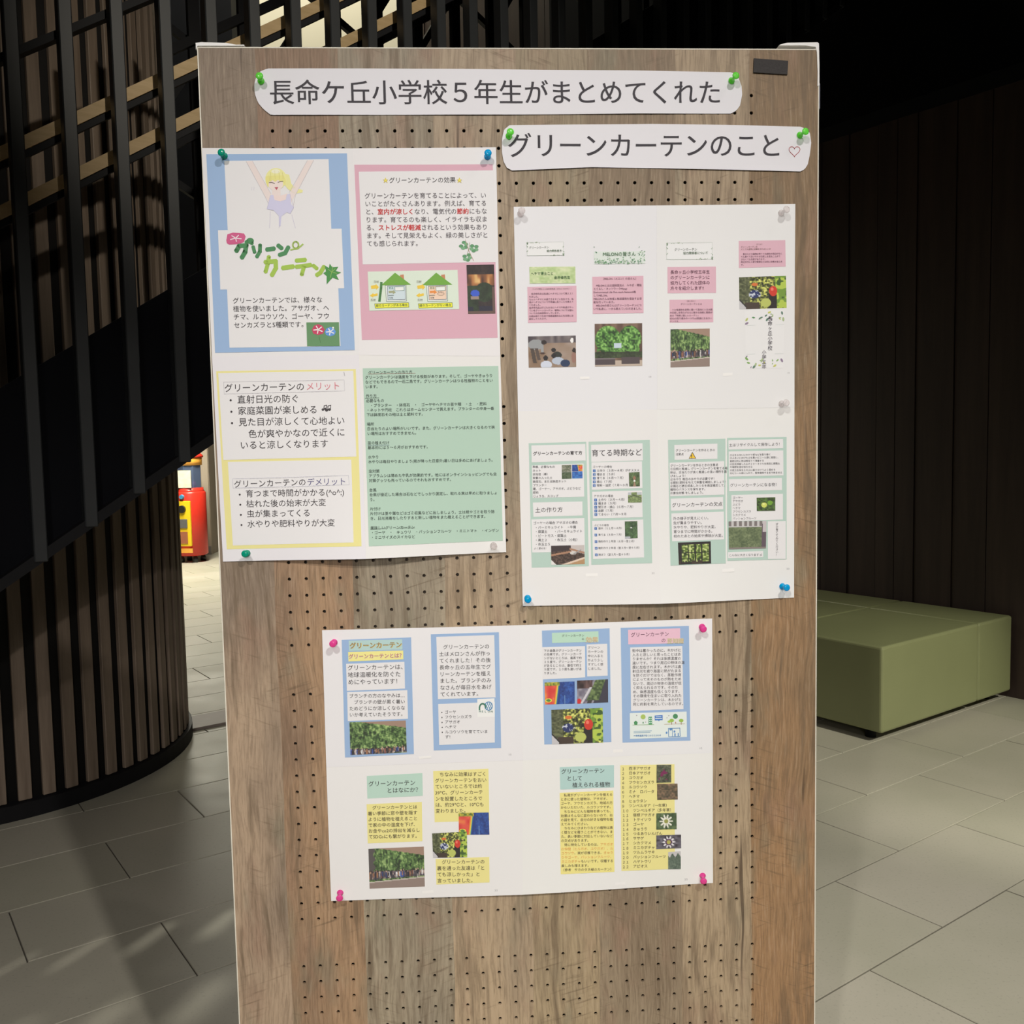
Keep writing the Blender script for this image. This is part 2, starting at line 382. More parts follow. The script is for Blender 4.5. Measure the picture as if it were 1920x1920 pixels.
box('front_panel', (-.02, -.167, .44), (.20, .03, .50), M_yel, gm, bevel=.006)
bm = bmesh.new(); bmesh.ops.create_cone(bm, cap_ends=True, segments=20, radius1=.045, radius2=.04, depth=.03, matrix=Matrix.Translation((-.01, -.19, .60)) @ Matrix.Rotation(R_(90), 4, 'X'))
bm_obj('dial', bm, M_blk, gm)
bm = bmesh.new(); bmesh.ops.create_cone(bm, cap_ends=True, segments=20, radius1=.028, radius2=.022, depth=.03, matrix=Matrix.Translation((-.01, -.182, .735)) @ Matrix.Rotation(R_(90), 4, 'X'))
bm_obj('coin_knob', bm, M_teal, gm)
box('capsule_door', (0, -.187, .44), (.09, .015, .10), simple('door_grey', (.12, .12, .12), .4), gm, bevel=.004)
box('sticker', (0, -.185, .285), (.085, .008, .13), M_brn, gm)
box('sign_card', (.01, -.145, .93), (.16, .012, .19), M_card, gm)
box('name_strip', (.02, -.176, .14), (.14, .01, .05), M_or, gm)
for k, c in enumerate(((.8, .2, .5), (.2, .3, .8), (.9, .7, .1), (.4, .2, .6), (.15, .5, .7), (.85, .3, .1))):
    bm = bmesh.new(); bmesh.ops.create_uvsphere(bm, u_segments=12, v_segments=8, radius=.032, matrix=Matrix.Translation((.075*math.cos(k*1.1), -.05-.03*math.sin(k*2), .87+.05*k)))
    bm_obj('capsule', bm, simple('capsule_plastic', c, .3), gm, True)
for a in (.8, 2.3, 3.9, 5.4):
    lathe('caster', [(.03, 0), (.03, .04), (.018, .075)], M_blk, gm, 12, Matrix.Translation((.12*math.cos(a), .12*math.sin(a), 0)))

# ------------------------------------------------------------ the pegboard panel
bd = empty('display_board', (.35, .013, 0))
tag(bd, 'tall freestanding pegboard panel printed like patchwork of weathered wood planks', 'display board')
def bobj(o): o.parent = bd; o.location = o.location-bd.location; return o
UL, UR, VT, VB = -100, 800, -65, 1735
rows = set(list(range(0, 16))+list(range(18, 33))+list(range(35, 50))+list(range(52, 67)))
# front skin with real holes
us = [UL, -75, -50, -25, -12.5]+[-12.5+25*i for i in range(1, 30)]+[725, 750, 775, UR]
vsl = [VT, -40, -12.5]+[-12.5+25*j for j in range(1, 68)]+[1700, VB]
V = []; F = []; NSEG = 12; RH = 2.55
for j in range(len(vsl)-1):
    for i in range(len(us)-1):
        u0, u1, v0, v1 = us[i], us[i+1], vsl[j], vsl[j+1]
        ci = (u0+12.5)/25; cj = (v0+12.5)/25
        hole = 0 <= ci <= 28 and abs(ci-round(ci)) < 1e-6 and round(cj) in rows and abs(cj-round(cj)) < 1e-6
        b = len(V)
        if not hole:
            V += [bw(u0, v0), bw(u1, v0), bw(u1, v1), bw(u0, v1)]; F.append((b, b+3, b+2, b+1)); continue
        uc, vc = (u0+u1)/2, (v0+v1)/2
        # outer square points matched to ring
        ring = []; sq = []; back = []
        for k in range(NSEG):
            a = 2*math.pi*(k+.5)/NSEG; ca, sa = math.cos(a), math.sin(a); m = 12.5/max(abs(ca), abs(sa))
            ring.append(bw(uc+RH*ca, vc+RH*sa)); sq.append(bw(uc+m*ca, vc+m*sa)); back.append(bw(uc+RH*ca, vc+RH*sa, -4))
        cor = [bw(u1, v1), bw(u0, v1), bw(u0, v0), bw(u1, v0)]
        V += ring+sq+back+cor
        for k in range(NSEG):
            n2 = (k+1) % NSEG
            F.append((b+k, b+n2, b+NSEG+n2, b+NSEG+k)); F.append((b+k, b+2*NSEG+k, b+2*NSEG+n2, b+n2))
        for cidx, k in ((0, 1), (1, 4), (2, 7), (3, 10)):
            F.append((b+NSEG+k, b+NSEG+(k+1) % NSEG, b+3*NSEG+cidx))
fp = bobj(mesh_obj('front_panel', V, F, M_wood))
fp.data.materials.append(M_void)
bobj(box('back_panel', ((UL+UR)/2000, .0225, 1.755-(VT+VB)/2000), (.9, .003, 1.8), M_void))
def trim(name, u0, v0, u1, v1, d0, d1, mat, bev=.0004):
    c = ((u0+u1)/2000, -(d0+d1)/2000, 1.755-(v0+v1)/2000); s = (abs(u1-u0)/1000, abs(d1-d0)/1000, abs(v1-v0)/1000)
    return bobj(box(name, c, s, mat, bevel=bev, seg=1))
trim('edge_band', UL-1.6, VT-1.8, UR+1.6, VT, -24, .5, M_edge)
trim('edge_band', UL-1.6, VB, UR+1.6, VB+1.8, -24, .5, M_edge)
trim('edge_band', UL-1.8, VT, UL, VB, -24, .5, M_edge)
trim('edge_band', UR, VT, UR+1.8, VB, -24, .5, M_edge)
def prism(name, pts, d0, d1, mat):           # outline in board mm
    n = len(pts); vs = [bw(u, v, d0) for u, v in pts]+[bw(u, v, d1) for u, v in pts]
    tri = geometry.tessellate_polygon([[Vector((u, v, 0)) for u, v in pts]])
    fs = [tuple(t) for t in tri]+[tuple(x+n for x in reversed(t)) for t in tri]+[(i, (i+1) % n, n+(i+1) % n, n+i) for i in range(n)]
    return bobj(mesh_obj(name, vs, fs, mat))
P_ = lambda x, y, o=(0, 0), s=1: uv(o[0]+x/s, o[1]+y/s)
prism('corner_guard', [P_(*p, (360, 70), 8.35) for p in ((60, 92), (150, 80), (520, 92), (640, 108), (690, 121), (820, 121), (820, 135), (90, 137), (64, 200))], -22, 1.2, M_cap)
prism('corner_guard', [P_(*p, (1400, 70), 10.67) for p in ((640, 168), (690, 140), (820, 115), (1410, 105), (1440, 130), (1450, 560), (1450, 965), (1412, 985), (1415, 700), (1400, 300), (1375, 195), (1290, 190), (1180, 168))], -22, 1.2, M_cap)
trim('side_latch', 801.5, -20, 805.5, 18, -16, -4, M_grey, .001)
for x in (-.02, .72):
    bobj(box('foot', (x, .05, .008), (.05, .42, .016), M_steel, bevel=.003)); bobj(box('foot_post', (x, .013, .045), (.03, .02, .06), M_steel))
mag = mesh_obj('felt_strip', *[(lambda c: ([bw(*uv(*p), d) for d in (.2, 2.2) for p in c], [(0, 3, 2, 1), (4, 5, 6, 7), (0, 1, 5, 4), (1, 2, 6, 5), (2, 3, 7, 6), (3, 0, 4, 7)]))([(1412.8, 110.3), (1477, 115), (1475.5, 140.5), (1411.8, 136.8)])[i] for i in (0, 1)], M_tape)
tag(mag, 'short black felt strip stuck flat on the board near its upper right corner', 'adhesive strip')

# ------------------------------------------------------------ printing on the posters
INK = (48, 42, 46)
class Bucket:
    def __init__(s, name, parent, poster): s.name = name; s.parent = parent; s.p = poster; s.v = []; s.f = []; s.c = []; s.obj = None
    def add(s, pts, faces, col, lvl):
        b = len(s.v); f = s.p.w
        for u, v in pts: s.v.append(bw(u, v, .3+.2*lvl+f(u, v)))
        s.f += [tuple(i+b for i in t) for t in faces]
        s.c += [(*alb(col), 1)]*len(pts) if not isinstance(col, list) else col
TEXTQ = []; BUCKETS = []
class Poster:
    def __init__(s, name, label, cat, w, anchor_px):
        s.w = w; u, v = uv(*anchor_px); s.root = empty(name, bw(u, v, 0)); tag(s.root, label, cat); s.cur = None; s.Zs = (0, 0, 1)
    def Z(s, ox, oy, sc): s.Zs = (ox, oy, sc)
    def px(s, x, y): ox, oy, sc = s.Zs; return uv(ox+x/sc, oy+y/sc)
    def bucket(s, name, parent=None):
        b = Bucket(name, parent or s.root, s); BUCKETS.append(b); s.cur = b; return b
    def quad(s, q, col, lvl, b=None, step=10):
        c = [Vector(s.px(*p)) for p in q]; b = b or s.cur
        nx = max(1, int(max((c[1]-c[0]).length, (c[2]-c[3]).length)/step)); ny = max(1, int(max((c[3]-c[0]).length, (c[2]-c[1]).length)/step))
        pts = []; 
        for j in range(ny+1):
            t = j/ny; L = c[0].lerp(c[3], t); R = c[1].lerp(c[2], t)
            for i in range(nx+1): pts.append(tuple(L.lerp(R, i/nx)))
        W = nx+1; b.add(pts, [(j*W+i, (j+1)*W+i, (j+1)*W+i+1, j*W+i+1) for j in range(ny) for i in range(nx)], col, lvl)
    def poly(s, pts, col, lvl, b=None):
        p = [s.px(*a) for a in pts]; t = geometry.tessellate_polygon([[Vector((*a, 0)) for a in p]])
        (b or s.cur).add(p, [tuple(x) for x in t], col, lvl)
    def ell(s, x, y, rx, ry, col, lvl, n=16, b=None, rot=0):
        cr, sr = math.cos(rot), math.sin(rot)
        s.poly([(x+rx*math.cos(a)*cr-ry*math.sin(a)*sr, y+rx*math.cos(a)*sr+ry*math.sin(a)*cr) for a in [2*math.pi*k/n for k in range(n)]], col, lvl, b)
    def stroke(s, pts, w_, col, lvl, b=None):
        for (x0, y0), (x1, y1) in zip(pts[:-1], pts[1:]):
            dx, dy = x1-x0, y1-y0; L = math.hypot(dx, dy) or 1; nx, ny = -dy/L*w_/2, dx/L*w_/2; ex, ey = dx/L*w_*.25, dy/L*w_*.25
            s.poly([(x0+nx-ex, y0+ny-ey), (x1+nx+ex, y1+ny+ey), (x1-nx+ex, y1-ny+ey), (x0-nx-ex, y0-ny-ey)], col, lvl, b)
    def ring(s, x, y, rx, ry, w_, col, lvl, n=18, a0=0, a1=6.2832):
        s.stroke([(x+rx*math.cos(a0+(a1-a0)*k/n), y+ry*math.sin(a0+(a1-a0)*k/n)) for k in range(n+1)], w_, col, lvl)
    def frame(s, q, w_, col, lvl): s.stroke(list(q)+[q[0]], w_, col, lvl)
    def text(s, x, y, em, lines, pitch=0, tilt=0, col=INK, bold=0, drift=0, lvl=5, hi=None, b=None, res=2, sy=1):
        if isinstance(lines, str): lines = [lines]
        for k, ln in enumerate(lines):
            if not ln: continue
            segs = [(ln, col, bold)]
            if '{' in ln:
                base = ''; hl = ''
                inside = False
                for ch in ln:
                    if ch == '{': inside = True; continue
                    if ch == '}': inside = False; continue
                    base += '　' if inside else ch; hl += ch if inside else '　'
                segs = [(base, col, bold), (hl.rstrip('　'), hi[0], hi[1])]
            X = x+drift*k*pitch; Y = y+k*pitch
            A = Vector(s.px(X, Y)); B = Vector(s.px(X+em, Y+em*tilt))
            for t, c_, bo in segs:
                if t.strip('　 '): TEXTQ.append((b or s.cur, t, A, B-A, c_, bo, lvl, res, sy))
    def vtext(s, x, y, em, t, pitch, **k):
        for i, ch in enumerate(t): s.text(x, y+i*pitch, em, '｜' if ch == 'ー' else ch, **k)
    def photo(s, q, arr, lvl=4, parent=None):
        c = [Vector(s.px(*p)) for p in q]; H, Wd = arr.shape[:2]; b = Bucket('printed_photo', parent or s.cur.parent, s); BUCKETS.append(b)
        pts = []
        for j in range(H):
            L = c[0].lerp(c[3], j/(H-1)); R = c[1].lerp(c[2], j/(H-1))
            for i in range(Wd): pts.append(tuple(L.lerp(R, i/(Wd-1))))
        a = np.clip(arr, 0, 255)/255; a = np.where(a <= .04045, a/12.92, ((a+.055)/1.055)**2.4)/np.array(WHITE)*.84
        a = np.clip(a, 0, .93).reshape(-1, 3); cols = [(*x, 1) for x in a.tolist()]
        b.add(pts, [(j*Wd+i, (j+1)*Wd+i, (j+1)*Wd+i+1, j*Wd+i+1) for j in range(H-1) for i in range(Wd-1)], cols, lvl)
def flush():
    items = []
    for i, (b, t, A, e, c_, bo, lvl, res, sy) in enumerate(TEXTQ):
        cu = bpy.data.curves.new('t%d' % i, 'FONT'); cu.body = t; cu.resolution_u = res; cu.offset = 0
        o = bpy.data.objects.new('t%d' % i, cu); COL.objects.link(o); items.append(o)
    bpy.context.view_layer.update(); dg = bpy.context.evaluated_depsgraph_get()
    for o, (b, t, A, e, c_, bo, lvl, res, sy) in zip(items, TEXTQ):
        me = bpy.data.meshes.new_from_object(o.evaluated_get(dg)); up = Vector((e.y, -e.x))*sy
        fs = [tuple(p.vertices) for p in me.polygons]
        for k, (ox, oy) in enumerate([(0, 0)] if bo < .002 else ([(-bo, 0), (bo, 0)] if bo < .01 else [(-bo, 0), (bo, 0), (0, bo*.7), (0, -bo*.7)])):
            pts = [tuple(A+e*(v.co.x+ox)+up*(v.co.y-.37+oy)) for v in me.vertices]; b.add(pts, fs, c_, lvl+.02*k)
        bpy.data.meshes.remove(me)
    for o in items:
        cu = o.data; bpy.data.objects.remove(o); bpy.data.curves.remove(cu)
    done = {}
    for b in BUCKETS:
        if not b.v: continue
        par = b.parent.obj if isinstance(b.parent, Bucket) else b.parent
        r = b.p.root.location
        o = mesh_obj(b.name, [(x-r.x, y-r.y, z-r.z) for x, y, z in b.v], b.f, PRINT, par, cols=b.c); b.obj = o
        if getattr(b, 'label', None): o['label'] = b.label
# ---- little printed pictures, drawn as colour grids
RNG = np.random.default_rng(3)
def vn(h, w_, n, m=None, seed=None):
    g = RNG.random((n+2, (m or n)+2)); y = np.linspace(0, n, h); x = np.linspace(0, (m or n), w_)
    yi = y.astype(int); xi = x.astype(int); fy = (y-yi)[:, None]; fx = (x-xi)[None]; fy = fy*fy*(3-2*fy); fx = fx*fx*(3-2*fx)
    a = g[np.ix_(yi, xi)]; b = g[np.ix_(yi, xi+1)]; c = g[np.ix_(yi+1, xi)]; d = g[np.ix_(yi+1, xi+1)]
    return (a*(1-fx)+b*fx)*(1-fy)+(c*(1-fx)+d*fx)*fy
def grad(t, stops):
    t = np.clip(t, 0, 1); ps = [p for p, _ in stops]; return np.stack([np.interp(t, ps, [c[k] for _, c in stops]) for k in range(3)], -1)
def XY(h, w_): return np.meshgrid(np.linspace(0, 1, w_), np.linspace(0, 1, h))
def put(im, mask, c): im[mask] = c
def ph_vine(w_=100, h=74, people=True, side=True, base=.80):
    w_ = int(w_*1.35); h = int(h*1.35)
    X, Y = XY(h, w_); n = .34*vn(h, w_, 34, 48)+.33*vn(h, w_, 9, 40)+.33*vn(h, w_, 12, 16)
    im = grad(n*2.1-.55, [(0, (30, 48, 24)), (.5, (80, 110, 56)), (1, (158, 180, 110))])
    im *= (1.06-.22*np.abs(X-.55))[..., None]
    put(im, Y < .02+.26*(X-.25)+.006*np.sin(X*60), (158, 128, 108))
    if side: put(im, (X < .10+.02*np.sin(Y*30)) & (Y < .75), (82, 76, 72))
    if people:
        pal = [(34, 34, 46), (214, 210, 206), (60, 84, 150), (84, 64, 56), (150, 104, 72), (58, 50, 52), (206, 198, 190), (44, 58, 96), (122, 74, 62), (70, 66, 70), (40, 40, 44)]
        band = (Y > base-.10) & (Y < base+.10-.06*X); d = grad(vn(h, w_, 20, 60), [(0, (34, 32, 40)), (.5, (92, 84, 92)), (.75, (150, 120, 104)), (1, (214, 206, 200))]); im[band] = d[band]
        for k in range(46):
            x0 = RNG.random(); c = np.array(pal[int(RNG.integers(11))], float); hw = .010+.008*RNG.random(); top = base-.11+.05*RNG.random()-.03*x0; bot = base+.04+.11*RNG.random()-.08*x0
            m_ = ((X-x0)/hw)**2+(((Y-(top+bot)/2))/((bot-top)/2))**4 < 1; im[m_] = c*(.8+.35*vn(h, w_, 30, 50)[m_][:, None])
            put(im, ((X-x0)/(hw*.7))**2+((Y-top+.012)/.022)**2 < 1, (44, 34, 32) if k % 4 else (196, 160, 136))
        put(im, Y > base+.17-.09*X, (142, 122, 110)); put(im, (Y > base+.155-.09*X) & (Y < base+.18-.09*X), (196, 182, 168))
    return im
def ph_tomato(w_=76, h=56):
    w_ = int(w_*1.4); h = int(h*1.4)
    X, Y = XY(h, w_); n = np.clip(.75*vn(h, w_, 20, 28)+.35*vn(h, w_, 44, 60)-.05, 0, 1); m = vn(h, w_, 6, 8); im = grad(n*1.7-.35, [(0, (28, 30, 18)), (.45, (92, 98, 48)), (.75, (170, 172, 76)), (1, (226, 222, 120))])
    im[X < .22] = grad(vn(h, w_, 26, 30), [(0, (52, 58, 34)), (1, (120, 122, 84))])[X < .22]
    put(im, (X > .76) & (n < .95) & (m > .25), (112, 146, 52)); k = (X > .78) & (vn(h, w_, 9, 10) > .5); put(im, k, (178, 196, 74)); k = (X > .80) & (vn(h, w_, 12, 14) > .7); put(im, k, (60, 90, 36))
    put(im, (X-.32)**2*1.4+(Y-.54)**2 < .016, (36, 48, 96)); k = ((X-.33)**2*1.2+(Y-.55)**2 < .02) & (n > .6); put(im, k, (196, 198, 206))
    put(im, (X-.33)**2+(Y-.24)**2*1.6 < .0045, (214, 112, 52))
    put(im, (X > .62) & (X < .80) & (Y > .56), (30, 24, 26)); put(im, ((X-.72)/.085)**2+((Y-.46)/.16)**2 < 1, (206, 52, 34)); put(im, ((X-.70)/.03)**2+((Y-.40)/.05)**2 < 1, (236, 120, 96))
    put(im, ((X-.56)/.11)**2+((Y-.82)/.14)**2 < 1, (186, 190, 96)); put(im, (X < .42) & (X > .12) & (Y > .80), (66, 52, 42)); put(im, (X < .14) & (Y > .72+X*1.4), (196, 190, 188))
    put(im, (abs(Y-(.70+X*1.6)) < .03) & (X < .16), (44, 42, 40)); return im
def ph_thermal(w_=64, h=48):
    X, Y = XY(h, w_); d = X-(.46-.10*Y); im = grad(d*7+.5, [(0, (214, 70, 52)), (.25, (232, 150, 52)), (.5, (238, 214, 70)), (.62, (90, 160, 120)), (.75, (36, 78, 150)), (1, (28, 56, 122))])
    k = d < -.08; n = vn(h, w_, 5, 6); r = grad(n, [(0, (206, 50, 44)), (.5, (222, 84, 66)), (1, (240, 160, 60))]); im[k] = r[k]
    k = (d > .12); r = grad(.5*vn(h, w_, 6, 9)+.5*vn(h, w_, 18, 24), [(0, (16, 38, 96)), (1, (54, 104, 184))]); im[k] = r[k]
    k = (Y < .16) & (X < .5); r = grad(vn(h, w_, 12, 20), [(0, (60, 90, 40)), (1, (226, 200, 60))]); im[k] = r[k]
    put(im, ((X-.12)/.11)**2+((Y-.82)/.09)**2 < 1, (230, 220, 70)); put(im, ((X-.12)/.08)**2+((Y-.82)/.06)**2 < 1, (84, 128, 60)); put(im, (X > .66) & (X < .675) & (Y > .6), (120, 160, 200)); return im
def ph_planter(w_=84, h=70):
    X, Y = XY(h, w_); im = grad(vn(h, w_, 3, 16), [(0, (70, 48, 40)), (1, (132, 104, 84))]); n = .6*vn(h, w_, 30, 36)+.4*vn(h, w_, 9, 12)
    g = grad(n*1.9-.45, [(0, (30, 62, 24)), (.5, (80, 130, 52)), (1, (150, 196, 104))])
    k = (((X-.28)/.27)**2+((Y-.38)/.33)**2 < 1) | (((X-.74)/.24)**2+((Y-.36)/.31)**2 < 1) | ((Y > .3) & (Y < .66) & (X > .04) & (X < .95) & (n > .35)); im[k] = g[k]
    put(im, (X > .40) & (X < .56) & (Y > .46) & (Y < .57), (196, 206, 212)); put(im, Y > .86, (188, 168, 150))
    k = (Y > .66) & (Y < .80); r = grad(n, [(0, (24, 30, 20)), (1, (74, 92, 52))]); im[k] = r[k]
    put(im, (Y > .80) & (Y < .97) & (X < .43), (78, 66, 68)); put(im, (Y > .79) & (Y < .95) & (X > .56) & (X < .94), (78, 66, 68)); put(im, (Y > .80) & (Y < .83) & (X < .43), (120, 108, 108)); return im
def ph_dusk(w_=48, h=80):
    X, Y = XY(h, w_); n = .5*vn(h, w_, 24, 14)+.5*vn(h, w_, 8, 5); im = grad(n, [(0, (28, 22, 26)), (1, (60, 44, 40))])
    k = (Y > .2) & (Y < .42); r = grad(vn(h, w_, 6, 9), [(0, (60, 34, 26)), (.7, (176, 112, 62)), (1, (232, 190, 120))]); im[k] = r[k]
    k = ((X-.62)/.36)**2+((Y-.56)/.20)**2 < 1; r = grad(n, [(0, (16, 30, 18)), (1, (52, 74, 44))]); im[k] = r[k]; k = (X < .4) & (Y > .42); im[k] = r[k]
    put(im, ((X-.28)/.16)**2+((Y-.58)/.07)**2 < 1, (50, 86, 190)); put(im, (Y > .64) & (Y < .70) & (X > .12) & (X < .42), (150, 128, 116)); put(im, (Y > .84) & (X > .42), (24, 28, 48)); put(im, (Y > .86) & (X < .2), (24, 28, 48)); k = (Y > .94); put(im, k, (98, 76, 66)); put(im, (X > .9) & (Y > .45), (98, 74, 66)); return im
def ph_class(w_=90, h=62):
    X, Y = XY(h, w_); im = grad(vn(h, w_, 5, 7)*.5+X*.4, [(0, (122, 92, 64)), (1, (176, 158, 146))]); k = Y < .22; r = grad(vn(h, w_, 2, 14), [(0, (60, 52, 58)), (1, (140, 128, 122))]); im[k] = r[k]
    put(im, ((X-.92)/.035)**2+((Y-.15)/.08)**2 < 1, (240, 236, 226)); put(im, ((X-.16)/.16)**2+((Y-.27)/.17)**2 < 1, (148, 148, 146)); put(im, ((X-.33)/.06)**2+((Y-.2)/.07)**2 < 1, (40, 32, 32)); put(im, (abs(X-.27-.05*Y) < .03) & (Y > .3) & (Y < .55), (150, 150, 148))
    put(im, (abs(X-.08-(Y-.4)*.12) < .04) & (Y > .38) & (Y < .86), (76, 64, 56)); put(im, (abs(X-.17-(Y-.4)*.14) < .035) & (Y > .38) & (Y < .76), (84, 70, 62))
    for x, y, rx, ry, c in ((.36, .70, .05, .08, (26, 24, 28)), (.37, .92, .12, .13, (206, 208, 216)), (.53, .45, .05, .07, (28, 26, 30)), (.60, .62, .10, .12, (40, 44, 40)), (.53, .63, .05, .08, (24, 22, 26)), (.62, .80, .13, .12, (180, 186, 196)), (.77, .88, .10, .12, (34, 54, 84)), (.96, .48, .04, .09, (40, 30, 28)), (.95, .7, .05, .17, (150, 110, 96)), (.30, .55, .06, .03, (70, 48, 40))): put(im, ((X-x)/rx)**2+((Y-y)/ry)**2 < 1, c)
    return im
def ph_soil(w_=76, h=50):
    X, Y = XY(h, w_); im = grad(vn(h, w_, 18, 26), [(0, (38, 26, 22)), (1, (112, 88, 76))]); put(im, Y < .34-.2*X, (56, 44, 46)); put(im, (X > .6) & (Y < .3+.4*(X-.6)), (196, 184, 176)); put(im, (abs(Y-(.50-.28*X)) < .05) & (X < .62), (168, 124, 96)); put(im, (abs(Y-(.18+.5*(X-.55))) < .05) & (X > .55), (168, 124, 96))
    put(im, abs(Y-(1.22-.55*X)) < .05, (222, 196, 172)); put(im, Y > 1.27-.55*X, (178, 138, 96)); put(im, ((X-.66)/.10)**2+((Y-.40)/.09)**2 < 1, (206, 198, 188)); put(im, (abs(Y-(1.1-.95*X)) < .035) & (X > .66) & (X < .9), (150, 146, 144)); put(im, Y > .75+X*1.6, (226, 218, 210)); return im
def ph_window(w_=72, h=52):
    X, Y = XY(h, w_); n = vn(h, w_, 16, 22); im = grad(n*1.4-.2, [(0, (40, 56, 22)), (.6, (120, 142, 58)), (1, (206, 210, 140))]); put(im, (X < .11) | (X > .93) | (Y < .10) | (Y > .90), (34, 28, 28))
    for x in (.30, .52, .72): put(im, abs(X-x) < .016, (26, 24, 24))
    put(im, abs(Y-.48) < .018, (26, 24, 24)); put(im, (Y > .84) & (vn(h, w_, 3, 9) > .4), (60, 46, 36)); return im
def ph_hedge(w_=80, h=60):
    X, Y = XY(h, w_); n = .6*vn(h, w_, 26, 32)+.4*vn(h, w_, 8, 9); im = grad(n, [(0, (64, 78, 50)), (1, (136, 146, 102))]); put(im, Y < .22, (196, 190, 184)); k = (Y < .17) & (np.sin(X*46) > -.2); put(im, k, (122, 112, 108)); put(im, (X > .88) & (Y > .1), (92, 76, 84)); put(im, (X > .9) & (Y < .4), (196, 184, 182)); put(im, Y > .94, (132, 120, 112)); return im
def ph_fruit(w_=36, h=28):
    X, Y = XY(h, w_); im = grad(vn(h, w_, 9, 12), [(0, (26, 38, 18)), (1, (96, 132, 56))]); put(im, ((X-.40)/.15)**2+((Y-.56)/.19)**2 < 1, (206, 210, 96)); put(im, ((X-.72)/.14)**2+((Y-.40)/.17)**2 < 1, (112, 158, 44)); put(im, ((X-.37)/.06)**2+((Y-.48)/.07)**2 < 1, (232, 230, 150)); return im
def ph_green(w_=24, h=30, c0=(36, 52, 28), c1=(126, 150, 92), path=None):
    X, Y = XY(h, w_); im = grad(.6*vn(h, w_, 14, 12)+.4*vn(h, w_, 4, 4), [(0, c0), (1, c1)])
    if path == 'path': put(im, ((X-.5)/.14)**2+((Y-.4)/.14)**2 < 1, (150, 110, 84)); put(im, abs(X-.5) < (Y-.55)*.3, (160, 128, 104)); put(im, ((X-.5)/.1)**2+((Y-.62)/.07)**2 < 1, (236, 232, 220))
    if path == 'sky': put(im, (Y < .25) & (abs(X-.45) > .2), (186, 188, 186)); put(im, (abs(Y-(.3+.5*abs(X-.45)))) < .04, (70, 72, 64))
    if path == 'vinetop': put(im, ((X-.5)/.1)**2+((Y-.38)/.03)**2 < 1, (232, 232, 220)); put(im, (Y > .88) & (X < .4), (180, 180, 184))
    if path == 'net': put(im, (Y < .2+.1*np.sin(X*14)), (196, 190, 186)); 
    return im
def ph_street(w_=64, h=48):
    X, Y = XY(h, w_); im = grad(vn(h, w_, 8, 10), [(0, (96, 90, 104)), (1, (176, 168, 172))]); k = (Y < .35) & (X < .5); r = grad(vn(h, w_, 4, 16), [(0, (36, 24, 26)), (1, (120, 90, 84))]); im[k] = r[k]
    put(im, (X+Y*.35 > .86), (58, 56, 68)); k = (X+.35*Y > .60) & (X+.25*Y < .92) & (Y < .88); r = grad(vn(h, w_, 14, 18), [(0, (44, 62, 34)), (1, (128, 146, 88))]); im[k] = r[k]; put(im, (X+.35*Y > .66) & (X+.35*Y < .80) & (Y > .86), (60, 56, 54)); put(im, (abs(X-.45+.45*(Y-.3)) < .04) & (Y > .3), (206, 200, 200)); put(im, ((X-.06)/.07)**2+((Y-.9)/.12)**2 < 1, (204, 40, 40)); return im
def ph_flower(w_=36, h=28, c=(232, 226, 206), cen=(150, 150, 70), bg=((40, 60, 36), (110, 130, 84)), cx=.48, cy=.5, rr=.44, dark=None):
    X, Y = XY(h, w_); im = grad(vn(h, w_, 8, 10), [(0, bg[0]), (1, bg[1])]); asp = w_/h; dx = (X-cx)*asp; dy = Y-cy; r = np.hypot(dx, dy); a = np.arctan2(dy, dx)
    put(im, r < rr*(.72+.28*np.cos(a*10)), c)
    if dark: put(im, (r < rr*.5) & (r > rr*.30), dark)
    put(im, r < rr*.30, cen); return im
def ph_purple(w_=30, h=36):
    im = ph_green(w_, h, (36, 40, 28), (132, 134, 104)); X, Y = XY(h, w_); n = vn(h, w_, 7, 6); k = (n > .58) & (Y > .25) & (Y < .85) & (abs(X-.5) < .36); put(im, k, (118, 34, 78)); return im

# ---- palette
BLUE = (150, 176, 207); PINK = (217, 166, 177); PINK2 = (219, 173, 182); GRN = (180, 201, 185); YEL = (235, 221, 140); PAP = (229, 223, 218); YELF = (232, 219, 142)

# ================= banners
def outline_sheet(P, name, pts, col, lvl=0):
    # a cut paper strip: fine columns between its upper and lower outline
    q = [uv(*p) for p in pts]; u0 = min(p[0] for p in q); u1 = max(p[0] for p in q); n = 90
    def cross(u):
        ys = []
        for (a, b), (c, d) in zip(q, q[1:]+q[:1]):
            if (a-u)*(c-u) <= 0 and a != c: ys.append(b+(d-b)*(u-a)/(c-a))
        return min(ys), max(ys)
    b = P.bucket(name); pts_ = []; m = 8
    for i in range(n+1):
        t = i/n; u = u0+(u1-u0)*(.5-.5*math.cos(math.pi*t)); u = min(max(u, u0+.05), u1-.05); lo, hi = cross(u)
        for j in range(m+1): pts_.append((u, lo+(hi-lo)*j/m))
    W = m+1; b.add(pts_, [(i*W+j, i*W+j+1, (i+1)*W+j+1, (i+1)*W+j) for i in range(n) for j in range(m)], col, lvl); return b
def wb1(u, v): return .8+1.0*math.sin(u*.013+1)**2+2.2*max(0, (v-20)/40)**2*math.sin(u*.008+.5)**2
def wb2(u, v): return .8+1.2*math.sin(u*.012)**2+3.0*max(0, (v-95)/40)**2*math.sin((u-350)*.012)**2
p = Poster('paper_banner', 'upper long white paper banner with rounded ends, its title ending with the characters くれた', 'banner', wb1, (930, 172))
